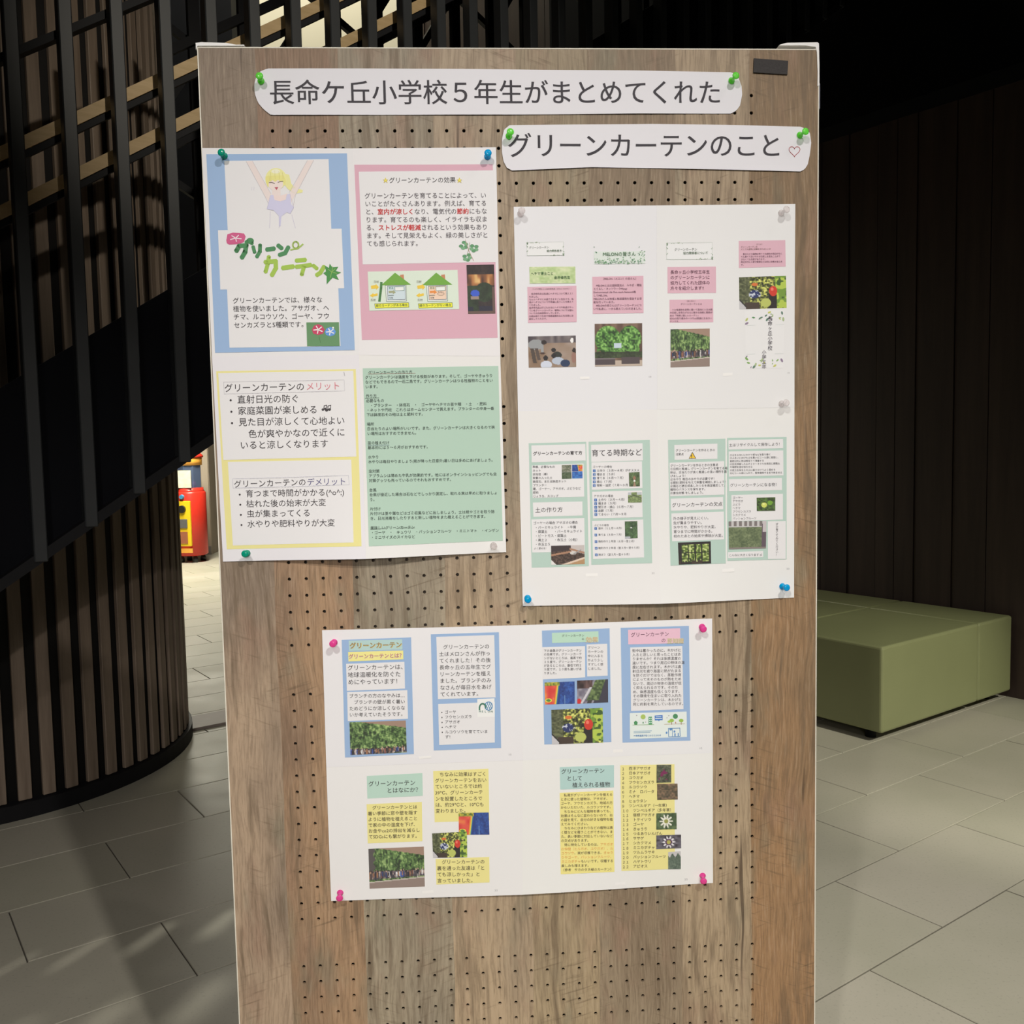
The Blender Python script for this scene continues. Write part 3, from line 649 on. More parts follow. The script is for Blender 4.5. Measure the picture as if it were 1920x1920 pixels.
outline_sheet(p, 'paper_strip', [(502, 129.4), (700, 129), (960, 131), (1185, 133), (1372, 136), (1384, 146), (1390, 162), (1391, 178), (1387.5, 198), (1380, 208), (1370, 213.5), (1200, 213.5), (960, 215.6), (700, 216), (508, 216.3), (494, 205), (484, 193), (478, 176), (477, 160), (480, 147), (487.5, 135)], (226, 220, 219))
p.bucket('printed_text'); p.text(504.5, 174, 48.35, '長命ケ丘小学校５年生がまとめてくれた', lvl=2, res=4, bold=.008, col=(34, 30, 40))
p2 = Poster('paper_banner', 'lower long white paper banner with a small red heart at its right end', 'banner', wb2, (1230, 276))
outline_sheet(p2, 'paper_strip', [(955, 235.5), (1100, 234), (1222, 233), (1360, 235), (1500, 238), (1511, 242), (1518, 250), (1520.6, 268), (1518, 290), (1514, 309), (1508, 318), (1500, 322), (1370, 319), (1235.6, 316), (1110, 314), (1020, 318), (960, 320.5), (950, 315), (944, 303), (941, 285), (941, 262), (945, 244)], (226, 220, 219))
p2.bucket('printed_text'); p2.text(950, 273.5, 47.75, 'グリーンカーテンのこと', lvl=2, res=4, bold=.008, col=(34, 30, 40))
h = []
for k in range(33):
    t = 2*math.pi*k/32; h.append((1489+10.4*math.sin(t)**3, 283.5-.66*(13*math.cos(t)-5*math.cos(2*t)-2*math.cos(3*t)-math.cos(4*t))))
p2.bucket('heart_drawing'); p2.cur.label = 'thin red heart outline'; p2.stroke(h, 1.0, (170, 60, 66), 2)

def sheets(P, g, cols=((229, 223, 219),)*4):
    # g: 3x3 grid of points; four sheets taped into one
    k = 0
    for j in range(2):
        for i in range(2):
            b = P.bucket('paper_sheet'); P.Z(0, 0, 1)
            P.quad([g[j][i], g[j][i+1], g[j+1][i+1], g[j+1][i]], cols[k], 0 if (i+j) % 2 == 0 else .9, b); k += 1

# ================= left poster
def wl_(u, v):
    t = max(0, (v-330)/260); return .5+.8*math.sin(u*.011+v*.006)**2+6.5*t**3*math.exp(-((u-125)/110)**2)
P = Poster('wall_poster', 'left white poster of four sheets with blue, pink, yellow and green pages', 'poster', wl_, (665, 660))
sheets(P, [[(379, 278), (662, 279), (930, 276.5)], [(398, 668), (673, 666), (938, 668)], [(418.5, 1052.8), (688, 1045.5), (949, 1035)]], ((229, 223, 218), (231, 224, 219), (228, 221, 219), (230, 224, 216)))
P.Z(380, 270, 4.8)
pg = P.bucket('page_panel'); pg.label = 'blue page with a drawing of a child in a lilac top'; P.quad([(35, 95), (1300, 88), (1370, 1855), (115, 1880)], BLUE, 2)
P.bucket('text_box', pg); P.quad([(197, 155), (1135, 140), (1160, 775), (228, 785)], PAP, 3); P.quad([(140, 778), (1252, 765), (1275, 1300), (162, 1312)], PAP, 3.3); P.quad([(222, 1305), (1222, 1295), (1242, 1820), (245, 1835)], PAP, 3)
P.bucket('drawing', pg); G = (196, 184, 184)
P.poly([(395, 160), (448, 156), (618, 455), (600, 530), (562, 470)], (232, 214, 204), 4); P.poly([(945, 152), (1002, 150), (838, 460), (800, 530), (782, 455)], (232, 214, 204), 4)
P.stroke([(395, 160), (562, 470), (592, 535)], 3, G, 4.5); P.stroke([(450, 156), (618, 452)], 3, G, 4.5); P.stroke([(945, 152), (782, 440)], 3, G, 4.5); P.stroke([(1002, 150), (838, 462), (812, 590)], 3, G, 4.5)
P.poly([(735, 270), (780, 280), (800, 360), (830, 395), (905, 420), (900, 440), (840, 450), (800, 430), (770, 410), (745, 380)], (232, 224, 150), 4)
P.ell(662, 318, 96, 98, (234, 226, 150), 4.2, 22); P.ell(660, 368, 66, 56, (236, 216, 204), 4.4, 20); P.poly([(630, 410), (702, 410), (705, 470), (625, 470)], (234, 214, 204), 4.3); P.ell(660, 250, 40, 20, (242, 238, 200), 4.5)
P.poly([(568, 300), (600, 285), (612, 330), (600, 345), (590, 395), (572, 350)], (230, 218, 128), 4.8); P.poly([(600, 290), (730, 285), (752, 330), (745, 375), (722, 335), (700, 345), (680, 325), (655, 345), (632, 328), (608, 345)], (230, 220, 132), 4.8)
for xx in (612, 650, 688, 720): P.stroke([(xx, 240+abs(xx-660)*.3), (xx+6, 320)], 2.5, (206, 192, 110), 5)
P.poly([(612, 465), (638, 462), (650, 508), (700, 520), (752, 505), (762, 456), (788, 452), (800, 545), (822, 575), (790, 632), (760, 618), (712, 655), (704, 740), (690, 745), (688, 650), (640, 600), (582, 588)], (206, 200, 220), 4.6)
P.poly([(625, 462), (700, 470), (762, 450), (748, 505), (700, 520), (652, 508)], (236, 212, 202), 4.5)
for pts in ([(612, 465), (582, 588), (640, 600)], [(700, 655), (690, 760)], [(612, 610), (606, 760)], [(805, 640), (838, 762)], [(788, 452), (822, 575), (790, 632)]): P.stroke(pts, 2.5, (186, 176, 196), 5)
P.stroke([(602, 352), (622, 350), (650, 358)], 6, (96, 78, 78), 5.2); P.stroke([(680, 350), (700, 342), (726, 340)], 6, (96, 78, 78), 5.2); P.poly([(648, 393), (684, 390), (668, 418)], (186, 84, 96), 5.2)
for x_ in (445, 465): P.stroke([(x_, 390), (x_-3, 420)], 2, (190, 182, 196), 4.5)
P.bucket('logo_lettering', pg); P.cur.label = 'hand drawn green bubble lettering with a pink flower and an ivy leaf'
DG = (64, 132, 78); LG = (160, 190, 70)
def blob(pts, w_, c, l=5):
    P.stroke(pts, w_, c, l)
    for x_, y_ in pts: P.ell(x_, y_, w_*.5, w_*.5, c, l, 12)
P.poly([(215, 870), (225, 815), (275, 800), (330, 803), (375, 808), (390, 835), (375, 885), (330, 905), (240, 908), (220, 895)], (204, 84, 128), 4.5)
for a in range(5): P.stroke([(300, 850), (300+52*math.cos(a*1.257+.2), 850+30*math.sin(a*1.257+.2))], 8, (238, 224, 226), 5)
blob([(330, 925), (308, 962)], 42, DG); blob([(330, 920), (395, 915)], 40, DG); blob([(395, 915), (385, 975), (358, 1022)], 42, DG); P.ell(430, 875, 34, 28, DG, 5); P.ell(400, 885, 20, 18, DG, 5); P.ell(445, 895, 18, 18, DG, 5)
blob([(458, 930), (470, 975)], 32, DG); blob([(520, 915), (518, 970), (492, 1015)], 34, DG); blob([(585, 952), (642, 945)], 40, DG); blob([(685, 918), (712, 940)], 38, DG); blob([(772, 935), (745, 985), (698, 1000)], 38, DG)
P.ring(840, 912, 26, 30, 14, (166, 190, 90), 5); P.stroke([(795, 955), (860, 945), (905, 905)], 14, (166, 190, 90), 5)
blob([(598, 1020), (590, 1080), (570, 1150)], 36, LG); blob([(570, 1065), (660, 1058), (662, 1120), (628, 1180)], 40, LG); blob([(728, 1118), (812, 1106)], 42, LG)
blob([(850, 1052), (922, 1046)], 38, LG); blob([(850, 1108), (970, 1092)], 38, LG); blob([(915, 1105), (895, 1175)], 36, LG); blob([(1000, 1098), (1028, 1122)], 34, LG); blob([(1092, 1110), (1062, 1160), (1032, 1180)], 38, LG)
P.poly([(1145, 1078), (1168, 1112), (1222, 1108), (1200, 1145), (1248, 1158), (1205, 1180), (1228, 1226), (1170, 1205), (1118, 1265), (1118, 1190), (1088, 1165), (1112, 1148), (1100, 1095), (1138, 1118)], (62, 138, 62), 5.5)
for d_ in ((-30, -25), (32, -30), (45, 12), (10, -55), (-12, 50)): P.stroke([(1163, 1155), (1163+d_[0], 1155+d_[1])], 4, (156, 190, 90), 6)
P.bucket('printed_text', pg); P.text(273, 1412, 58, ['グリーンカーテンでは、様々な', '植物を使いました。アサガオ、ヘ', 'チマ、ルコウソウ、ゴーヤ、フウ', 'センカズラと5種類です。'], 73.5, -.012, drift=.04)
P.bucket('flower_picture', pg); P.quad([(935, 1607), (1228, 1605), (1235, 1820), (942, 1822)], (96, 140, 92), 4.2)
for cx_, cy_, r, c in ((1042, 1672, 58, (196, 56, 92)), (1150, 1690, 50, (96, 146, 212))):
    P.poly([(cx_+r*(1+.12*math.sin(k*2.4))*math.cos(k*.785), cy_+r*.85*math.sin(k*.785)) for k in range(8)], c, 5)
    for a in range(5): P.stroke([(cx_, cy_), (cx_+r*.72*math.cos(a*1.257+.5), cy_+r*.6*math.sin(a*1.257+.5))], 9, (240, 236, 236), 5.5)
P.stroke([(1050, 1735), (1062, 1790)], 4, (70, 110, 60), 5); P.poly([(1172, 1645), (1186, 1652), (1178, 1665), (1165, 1658)], (240, 240, 240), 5.5)
# pink page
P.Z(660, 270, 4.8); pg = P.bucket('page_panel'); pg.label = 'pink page about the effects of green curtains'; P.quad([(22, 190), (1266, 185), (1310, 1745), (90, 1765)], PINK, 2)
P.bucket('text_box', pg); P.quad([(62, 252), (1278, 240), (1292, 1065), (97, 1085)], PAP, 3)
P.bucket('printed_text', pg); P.text(333, 330, 54.8, 'グリーンカーテンの効果', tilt=-.008)
for sx_ in (303, 967): P.text(sx_-29, 330, 58, '★', col=(240, 220, 90)); P.text(sx_-27, 330, 54, '☆', col=(214, 190, 80), lvl=5.6)
P.text(113, 470, 55.2, ['グリーンカーテンを育てることによって、い', 'いことがたくさんあります。例えば、育てる', 'と、{室内が涼しく}なり、電気代の{節約}にもな', 'ります。育てるのも楽しく、イライラも収ま', 'る、{ストレスが軽減}されるという効果もあり', 'ます。そして見栄えもよく、緑の美しさがと', 'ても感じられます。'], 71.5, -.005, (92, 84, 88), drift=.045, hi=((200, 44, 44), .022), bold=.004)
P.bucket('drawing', pg); LGn = (120, 168, 124)
for cx_, cy_, rot in ((1005, 915, -.5), (1098, 938, .5), (1036, 1022, .1)):
    for a in range(5): P.ell(cx_+24*math.cos(rot+a*1.1-1), cy_+26*math.sin(rot+a*1.1-1), 20, 15, LGn if a % 2 else (92, 146, 100), 4.5+.1*a, 10)
P.stroke([(1020, 865), (1050, 960), (1095, 1055)], 4, (168, 132, 110), 5); P.stroke([(1060, 890), (1050, 950), (1036, 1000)], 4, (150, 140, 110), 5)
P.bucket('house_diagram', pg); P.cur.label = 'pale green diagram of two little houses with green roofs'
P.quad([(142, 1150), (950, 1135), (965, 1488), (158, 1502)], (218, 226, 204), 4)
for dx, room, lab, xs in ((0, (206, 216, 216), '緑のカーテンがある場合', 205), (370, (238, 204, 176), '緑のカーテンがない場合', 597)):
    P.poly([(300+dx, 1275), (488+dx, 1270), (492+dx, 1415), (312+dx, 1420)], (232, 234, 222), 4.4); P.frame([(300+dx, 1275), (488+dx, 1270), (492+dx, 1415), (312+dx, 1420)], 4, (110, 130, 110), 4.9)
    P.poly([(318+dx, 1282), (478+dx, 1276), (482+dx, 1400), (324+dx, 1404)], room, 4.7); P.frame([(318+dx, 1282), (478+dx, 1276), (482+dx, 1400), (324+dx, 1404)], 4, (96, 110, 120), 5.2)
    P.poly([(432+dx, 1180), (466+dx, 1176), (470+dx, 1222), (434+dx, 1200)], (196, 130, 90), 4.6); P.poly([(262+dx, 1274), (388+dx, 1160), (532+dx, 1268)], (110, 164, 56), 5)
    P.poly([(385+dx, 1288), (468+dx, 1284), (470+dx, 1320), (388+dx, 1324)], (236, 240, 234), 5.2); P.frame([(385+dx, 1288), (468+dx, 1284), (470+dx, 1320), (388+dx, 1324)], 3.5, (40, 110, 90), 5.5)
    P.poly([(170+dx*1.125, 1278), (215+dx*1.125, 1270), (213+dx*1.125, 1258), (243+dx*1.125, 1290), (220+dx*1.125, 1316), (218+dx*1.125, 1302), (175+dx*1.125, 1306)], (236, 196, 60), 5)
    P.poly([(230+dx*1.125, 1345), (195+dx*1.125, 1352), (193+dx*1.125, 1342), (162+dx*1.125, 1366), (190+dx*1.125, 1384), (192+dx*1.125, 1374), (232+dx*1.125, 1366)], (236, 196, 60), 5)
    P.poly([(330+dx, 1325), (372+dx, 1322), (370+dx, 1312), (396+dx, 1340), (368+dx, 1352), (368+dx, 1342), (332+dx, 1345)], (160, 160, 120) if not dx else (232, 140, 60), 5.2); P.stroke([(328+dx, 1366), (376+dx, 1364)], 5, (60, 80, 70), 5.3)
    P.text(330+dx, 1298, 22, '室温', col=(40, 120, 90), lvl=5.4); P.text(332+dx, 1388, 20, '冷気', col=(60, 80, 90), lvl=5.4); P.text(195+dx*1.04, 1242, 24, '日射', col=(90, 80, 60)); P.text(168+dx*1.14, 1406, 24, '反射', col=(90, 80, 60))
    P.quad([(xs, 1440), (xs+305, 1430), (xs+308, 1470), (xs+6, 1480)], (240, 232, 60), 4.6); P.frame([(xs, 1440), (xs+305, 1430), (xs+308, 1470), (xs+6, 1480)], 4, (90, 100, 40), 5); P.text(xs+10, 1457, 26, lab, tilt=-.025, col=(70, 100, 40), bold=.02)
P.stroke([(265, 1250), (262, 1300), (256, 1350), (248, 1415)], 22, (64, 120, 60), 5.3)
P.text(773, 1335, 26, 'ｴｱｺﾝ', col=(120, 90, 70), lvl=5.4); P.ring(800, 1352, 30, 12, 3, (120, 90, 70), 5.4)
P.photo([(1030, 1092), (1278, 1087), (1290, 1528), (1045, 1532)], ph_dusk(), 4, pg)
# yellow page
P.Z(400, 670, 5.0526); pg = P.bucket('page_panel'); pg.label = 'yellow page with two white boxes of bullet points'; P.quad([(30, 132), (1350, 112), (1413, 1780), (130, 1818)], YELF, 2)
P.bucket('text_box', pg); P.quad([(50, 150), (1327, 128), (1358, 940), (98, 972)], PAP, 3); P.quad([(140, 990), (1310, 968), (1338, 1745), (188, 1782)], PAP, 3)
P.bucket('printed_text', pg); P.frame([(103, 235), (1240, 215), (1246, 318), (106, 348)], 2.2, (176, 170, 172), 4); P.frame([(187, 1150), (1285, 1118), (1292, 1205), (190, 1238)], 2.2, (170, 168, 180), 4)
P.text(106, 292, 85, 'グリーンカーテンの', tilt=-.02); P.text(878, 276, 82, 'メリット', tilt=-.02, col=(214, 120, 128))
P.text(228, 400, 84.5, ['直射日光の防ぐ', '家庭菜園が楽しめる', '見た目が涼しくて心地よい'], 107, -.016, drift=.06)
P.text(333, 725, 84, '色が爽やかなので近くに', tilt=-.018); P.text(254, 833, 84.5, 'いると涼しくなります', tilt=-.02)
for x_, y_ in ((168, 407), (175, 515), (181, 623)): P.ell(x_, y_, 10, 10, INK, 5)
for x_, y_, s_ in ((1040, 485, 1), (1075, 490, 1.15)):
    P.ell(x_, y_+10*s_, 13*s_, 11*s_, INK, 5); P.stroke([(x_+9*s_, y_+8*s_), (x_+12*s_, y_-26*s_), (x_+34*s_, y_-32*s_), (x_+32*s_, y_+2*s_)], 7, INK, 5); P.ell(x_+24*s_, y_+4*s_, 12*s_, 10*s_, INK, 5)
P.text(196, 1201, 76.8, 'グリーンカーテンの', tilt=-.03); P.text(890, 1180, 75, 'デメリット', tilt=-.02, col=(84, 80, 124))
P.text(308, 1291, 76.5, ['育つまで時間がかかる(^o^;)', '枯れた後の始末が大変', '虫が集まってくる', '水やりや肥料やりが大変'], 95.7, -.02, drift=.055)
for x_, y_ in ((253, 1299), (259, 1395), (264, 1491), (270, 1587)): P.ell(x_, y_, 9, 9, INK, 5)
P.stroke([(1238, 140), (1246, 178)], 3, (90, 80, 90), 4.5)
# green page
P.Z(670, 670, 5.0526); pg = P.bucket('page_panel'); pg.label = 'sage green page densely printed with growing instructions'; P.quad([(52, 105), (1335, 82), (1378, 1735), (118, 1780)], (176, 200, 178), 2)
P.bucket('printed_text', pg)
P.text(104, 145, 35, 'グリーンカーテンの作り方', tilt=-.012, col=(54, 72, 66)); P.stroke([(104, 158), (550, 151)], 3, (170, 110, 96), 5)
P.text(74, 190, 34.8, ['グリーンカーテンは温度を下げる役割があります。そして、ゴーヤやきゅうり', 'などでもできるので一石二鳥です。グリーンカーテンはつる性植物のことをい', 'います。', '', '作り方', '必要なもの', '　・プランター　・鉢底石　・　ゴーヤやヘチマの苗や種　・土　・肥料', '・ネットや円柱　これらはホームセンターで買えます。プランターの中身一番', '下は鉢底石その他は土と肥料です。', '', '場所', '日当たりのよい場所がいいです。また、グリーンカーテンは大きくなるので狭', 'い場所はおすすめできません。', '', '苗の植え付け', '基本的には５～６月がおすすめです。', '', '水やり', '水やりは毎日やりましょう(雨が降った日意外)暑い日は多めにあげましょう。', '', '虫対策', 'アブラムシは薄めた牛乳が効果的です。他にはオンラインショッピングでも虫', '対策グッツも売っているのでそれもおすすめです。', '', '台風', '台風が接近した場合は石などでしっかり固定し、取れる実は早めに取りましょ', 'う。', '', '片付け', '片付けは茎や葉などはゴミ収集などに出しましょう。土は根やゴミを取り除', 'き、日光消毒をしたりすると新しい植物をまた植えることができます。', '', '美味しいグリーンカーテン', '・ゴーヤ　・　キュウリ　・パッションフルーツ　・ミニトマト　・インゲン', '・ミニサイズのスイカなど'], 44.35, -.014, (50, 64, 58), drift=.040, bold=.004)
P.stroke([(75, 388), (208, 384)], 3, (60, 76, 66), 5); P.stroke([(132, 1622), (545, 1610)], 3, (60, 76, 66), 5); P.stroke([(102, 833), (305, 830)], 2.5, (80, 100, 130), 5)

# ================= right poster
def wr_(u, v):
    t = max(0, (v-560)/170); return .5+.7*math.sin(u*.012+v*.007+1)**2+4.5*t**3*math.exp(-((u-560)/110)**2)+1.2*max(0, (u-740)/30)*math.exp(-((v-150)/90)**2)
P = Poster('wall_poster', 'right white poster of four sheets with small pink notes above and green pages below', 'poster', wr_, (1230, 760))
sheets(P, [[(963, 388), (1231, 385.5), (1490, 383)], [(971, 771), (1232, 768), (1489, 764)], [(980, 1136), (1237, 1130.6), (1488.4, 1120.3)]], ((228, 223, 220), (229, 224, 218), (230, 224, 217), (231, 226, 218)))
def correction(P, q, lvl=2): b = P.bucket('cover_label'); b.label = 'small blank white label stuck over the page foot'; P.quad(q, (242, 239, 235), lvl)
P.Z(960, 430, 7.111); GT = (70, 96, 66)
def leafy_frame(q, b):
    P.frame(q, 2.5, (176, 184, 168), 3)
    (x0, y0), (x1, y1), (x2, y2), (x3, y3) = q; r = random.Random(5)
    for k in range(22):
        t = r.random()**1.6*.32
        for cx_, cy_, sx, sy in ((x0, y0, 1, 1), (x2, y2, -1, -1)):
            if k % 2: P.ell(cx_+sx*t*(x1-x0)*1.1, cy_+sy*r.uniform(-4, 10), r.uniform(4, 10), r.uniform(2, 5), (140, 158, 120), 3.5, 7, rot=r.random()*3)
            else: P.ell(cx_+sx*r.uniform(-4, 14), cy_+sy*t*(y3-y0)*2.2, r.uniform(3, 7), r.uniform(4, 8), (120, 146, 112), 3.5, 7, rot=r.random()*3)
pg = P.bucket('title_box'); P.quad([(195, 178), (685, 170), (688, 350), (200, 355)], (232, 228, 222), 2); leafy_frame([(195, 178), (685, 170), (688, 350), (200, 355)], pg)
P.bucket('printed_text', pg); P.text(226, 246, 33.2, 'グリーンカーテン', tilt=-.01, col=(70, 76, 70)); P.text(460, 291, 33.5, '協力関係者方', tilt=-.01, col=GT, bold=.01)
pg = P.bucket('leafy_banner'); P.quad([(1088, 300), (1768, 290), (1772, 458), (1092, 468)], (218, 222, 210), 2)
r = random.Random(11)
for k in range(150):
    x_ = r.uniform(1092, 1768); edge = min(1, abs(x_-1400)/380); y_ = 465-(x_-1090)*.012-abs(r.gauss(0, 30+110*(max(0, (x_-1640)/130) if x_ > 1640 else (.9 if x_ < 1130 else 0))))
    c = r.choice(((132, 168, 130), (96, 146, 100), (164, 184, 152), (74, 122, 88), (150, 166, 150), (186, 196, 176)))
    P.ell(x_, max(240, y_), r.uniform(6, 17), r.uniform(3, 9), c, 2.6+.01*k, 7, rot=r.random()*3)
P.bucket('printed_text', pg); P.text(1207, 334, 60, 'MELONの皆さん', tilt=-.01, col=(58, 104, 60), bold=.012, lvl=6)
pg = P.bucket('mottled_panel')
def mottled():
    n = .5*vn(26, 60, 5, 11)+.5*vn(26, 60, 10, 22); return grad(n, [(0, (166, 190, 122)), (.5, (196, 208, 152)), (1, (226, 224, 184))])
P.quad([(230, 505), (842, 500), (845, 722), (235, 725)], (196, 208, 152), 2); P.photo([(230, 505), (842, 500), (845, 722), (235, 725)], mottled(), 2.8, pg)
P.bucket('printed_text', pg); P.text(248, 594, 43.3, 'ヘチマ博士こと', tilt=-.01, col=(44, 92, 48), bold=.014); P.text(558, 647, 43.3, '金井修先生', tilt=-.01, col=(44, 92, 48), bold=.014)
TK = (98, 60, 78)
pg = P.bucket('note_panel'); P.quad([(203, 770), (857, 755), (862, 1237), (213, 1250)], PINK2, 2); P.bucket('printed_text', pg)
P.text(258, 800, 24.5, '〔ヘチマ博士こと金井修先生（かない おさむ）〕', tilt=-.012, col=(104, 76, 84))
P.text(226, 864, 28.3, ['　金井修先生は私達にヘチマについて教えてく', 'れました。', 'なんとヘチマとお話できるすごい先生です。私', '達がヘチマについて不思議に思うことを教えて', 'くれました。', '金井修先生は子どもたちにヘチマや私達がやっ', 'ているグリーンカーテン、植物についてな絵に', 'ついての出前授業をしています。', 'お話は様々で生命や地球温暖化などを対象にお', '話をしてくれます。'], 36.9, -.012, TK, bold=.008)
pg = P.bucket('note_panel'); P.quad([(1068, 635), (1750, 622), (1752, 1115), (1075, 1130)], PINK2, 2); P.bucket('printed_text', pg)
P.text(1192, 662, 33.5, '［MELON（メロン）の皆さん］', tilt=-.01, col=(110, 70, 84), bold=.006)
P.text(1084, 752, 33.2, ['　MELONとは公益財団法人　みやぎ・環境', 'とくらし・ネットワークMiyagi', 'Environmental Life Out-reach Network略', 'してMELON。', 'MELONさんは地域と地球環境を保全する活', '動を行っています。', '　MELONの皆さんはグリーンカーテンにつ', 'いて私達に、一から教えていただきました。'], 44.5, -.01, TK, bold=.008)
P.photo([(212, 1430), (848, 1417), (855, 1835), (222, 1845)], ph_class(), 2, P.root); P.photo([(1100, 1262), (1733, 1253), (1735, 1820), (1105, 1832)], ph_planter(), 2, P.root)
correction(P, [(905, 1965), (1030, 1963), (1033, 1997), (908, 2000)])
P.Z(1230, 430, 7.111)
pg = P.bucket('title_box'); P.quad([(138, 185), (745, 178), (748, 400), (140, 405)], (232, 228, 222), 2); leafy_frame([(138, 185), (745, 178), (748, 400), (140, 405)], pg)
P.bucket('printed_text', pg); P.text(240, 272, 38.2, 'グリーンカーテン', tilt=-.01, col=(84, 92, 84)); P.text(357, 320, 37.2, '協力関係者について', tilt=-.01, col=GT, bold=.01)
pg = P.bucket('note_panel'); P.quad([(150, 505), (795, 500), (797, 850), (152, 855)], PINK2, 2); P.bucket('printed_text', pg)
P.text(187, 574, 52.8, ['長命ヶ丘小学校五年生', 'のグリーンカーテンに', '協力してくれた団体の', '方々を紹介します!!'], 71, -.006, (96, 50, 70))
pg = P.bucket('note_panel'); P.quad([(177, 940), (758, 935), (760, 1240), (178, 1245)], PINK2, 2); P.bucket('printed_text', pg)
P.text(390, 958, 24, '〔はじめに〕', col=(120, 80, 90)); P.text(324, 998, 28.3, 'グリーンカーテンとは', col=(110, 70, 84))
P.text(180, 1075, 28.4, ['　ツル性植物を窓際に置いて室内に入る太陽', 'の日差しを和らげるなど様々な効果に期待が', 'ある「地球に優しいカーテン」', 'SDGsの取り組みの一つでco2削減になるカー', 'テンです。'], 38.6, -.006, TK, bold=.006)
P.photo([(190, 1335), (712, 1325), (712, 1830), (190, 1842)], ph_vine(60, 56, True, False, .68), 2, P.root)
pg = P.bucket('note_panel'); P.quad([(1098, 158), (1717, 148), (1725, 500), (1100, 518)], PINK2, 2); P.bucket('printed_text', pg)
P.text(1315, 203, 22, '〔まとめ〕', col=(124, 92, 84)); P.text(1125, 240, 25, ['グリーンカーテンを', 'どこでも植物に試験をすればいいか'], 30, -.012, (120, 88, 80))
P.text(1125, 334, 26.4, ['　夏の大きな植物は育てても緑色や周辺がなく', 'ても暑くて良いですが日差しを遮ることがで', 'きなくても効果があります。', '周辺が冷える夏や健康などは特に効果がありま', 'す。'], 35.5, -.014, TK, bold=.006)
P.photo([(1102, 642), (1728, 622), (1738, 1050), (1108, 1068)], ph_tomato(), 2, P.root)
b = P.bucket('leaf_border'); b.label = 'scattered green and yellow leaves framing a vertical title'; P.quad([(1180, 1090), (1715, 1080), (1690, 1850), (1195, 1858)], (231, 226, 220), 1.8); r = random.Random(2)
for k in range(34):
    top = k < 18; x_ = r.uniform(1200, 1695); y_ = r.uniform(1100, 1205) if top else r.uniform(1745, 1845)
    if k % 6 == 0: x_ = r.choice((1205, 1690)); y_ = r.uniform(1200, 1260) if top else r.uniform(1690, 1740)
    c = r.choice(((86, 148, 84), (140, 178, 100), (206, 204, 110), (96, 128, 108), (176, 190, 140), (150, 130, 150))); s_ = r.uniform(9, 30); a = r.random()*3
    P.ell(x_, y_, s_, s_*.55, c, 2.4+.02*k, 8, rot=a); P.stroke([(x_-s_*math.cos(a), y_-s_*math.sin(a)), (x_+s_*math.cos(a), y_+s_*math.sin(a))], 3, tuple(int(q_*.8) for q_ in c), 3.2+.01*k)
for x0, y0 in ((1205, 1285), (1590, 1275), (1205, 1668), (1580, 1662)): P.stroke([(x0, y0), (x0+115, y0-5)], 3, (196, 200, 192), 3)
P.bucket('printed_text'); P.vtext(1483, 1190, 64, '長命ヶ丘小学校', 65.5, col=(74, 66, 76)); P.vtext(1405, 1640, 62, '小学五年', 64, col=(90, 80, 90))
P.bucket('page_number'); P.text(1745, 1915, 26, '1/2', col=(150, 146, 146), lvl=2); P.Z(0, 0, 1); P.text(1215.5, 706.5, 4.2, '1/2', col=(140, 136, 136), lvl=2); P.text(1221, 1074, 4.2, '2/2', col=(150, 146, 146), lvl=2); P.text(1474, 1066, 4.2, '2/2', col=(150, 146, 146), lvl=2)
correction(P, [(1355, 700), (1373, 699), (1373, 704.5), (1355, 705.5)])
# green pages
P.Z(975, 810, 7.111); pg = P.bucket('page_panel'); P.quad([(115, 150), (882, 130), (915, 1785), (155, 1808)], GRN, 2)
P.bucket('text_box', pg)
for q_ in ([(150, 180), (868, 160), (875, 380), (155, 405)], [(157, 445), (845, 420), (855, 862), (168, 880)], [(170, 940), (830, 925), (832, 1112), (178, 1130)], [(150, 1165), (855, 1145), (862, 1590), (162, 1605)]): P.quad(q_, PAP, 3)
TG = (84, 82, 84); P.bucket('printed_text', pg); P.text(173, 287, 54.8, 'グリーンカーテンの育て方', tilt=-.015, bold=.024)
P.text(165, 466, 37.6, ['準備、必要なもの', 'ネット', '支柱他（棒）', '栄養の入った土', '鉢底石、または鉢底ネット', 'プランター', '種、ゴーヤー、アサガオ、ぶどうなど', '肥料', 'じょうろ、スコップ'], 48.6, -.012, TG, drift=.02, bold=.006)
P.text(200, 1040, 74, '土の作り方', tilt=-.02); P.text(176, 1212, 41.6, 'ゴーヤーの場合 アサガオの場合', tilt=-.015, col=TG, bold=.004)
P.text(195, 1272, 42.5, ['・バーミキュライト　・牛糞', '・腐葉土　　・バーミキュライト', '・ピートモス・腐葉土', '・黒土２　　・赤玉土（小粒）', '・赤玉土５'], 56, -.014, TG, bold=.006); P.text(183, 1550, 31, 'よく混ぜる！', tilt=-.01, col=TG)
P.photo([(555, 440), (682, 438), (684, 530), (555, 533)], ph_green(20, 16, (60, 72, 48), (186, 178, 160)), 4, pg); P.photo([(555, 536), (684, 533), (686, 622), (557, 626)], ph_green(20, 16, (40, 60, 36), (110, 120, 90)), 4, pg)
P.photo([(692, 437), (830, 435), (831, 520), (692, 522)], ph_thermal(24, 18)[:, ::-1], 4, pg); P.photo([(692, 526), (831, 524), (832, 616), (692, 620)], grad(vn(18, 24, 5, 6), [(0, (26, 62, 140)), (1, (70, 140, 200))]), 4, pg)
P.photo([(412, 1515), (855, 1505), (860, 1757), (415, 1768)], ph_soil(), 4, pg)
pg = P.bucket('page_panel'); P.quad([(912, 130), (1727, 105), (1757, 1745), (948, 1768)], GRN, 2); P.bucket('text_box', pg)
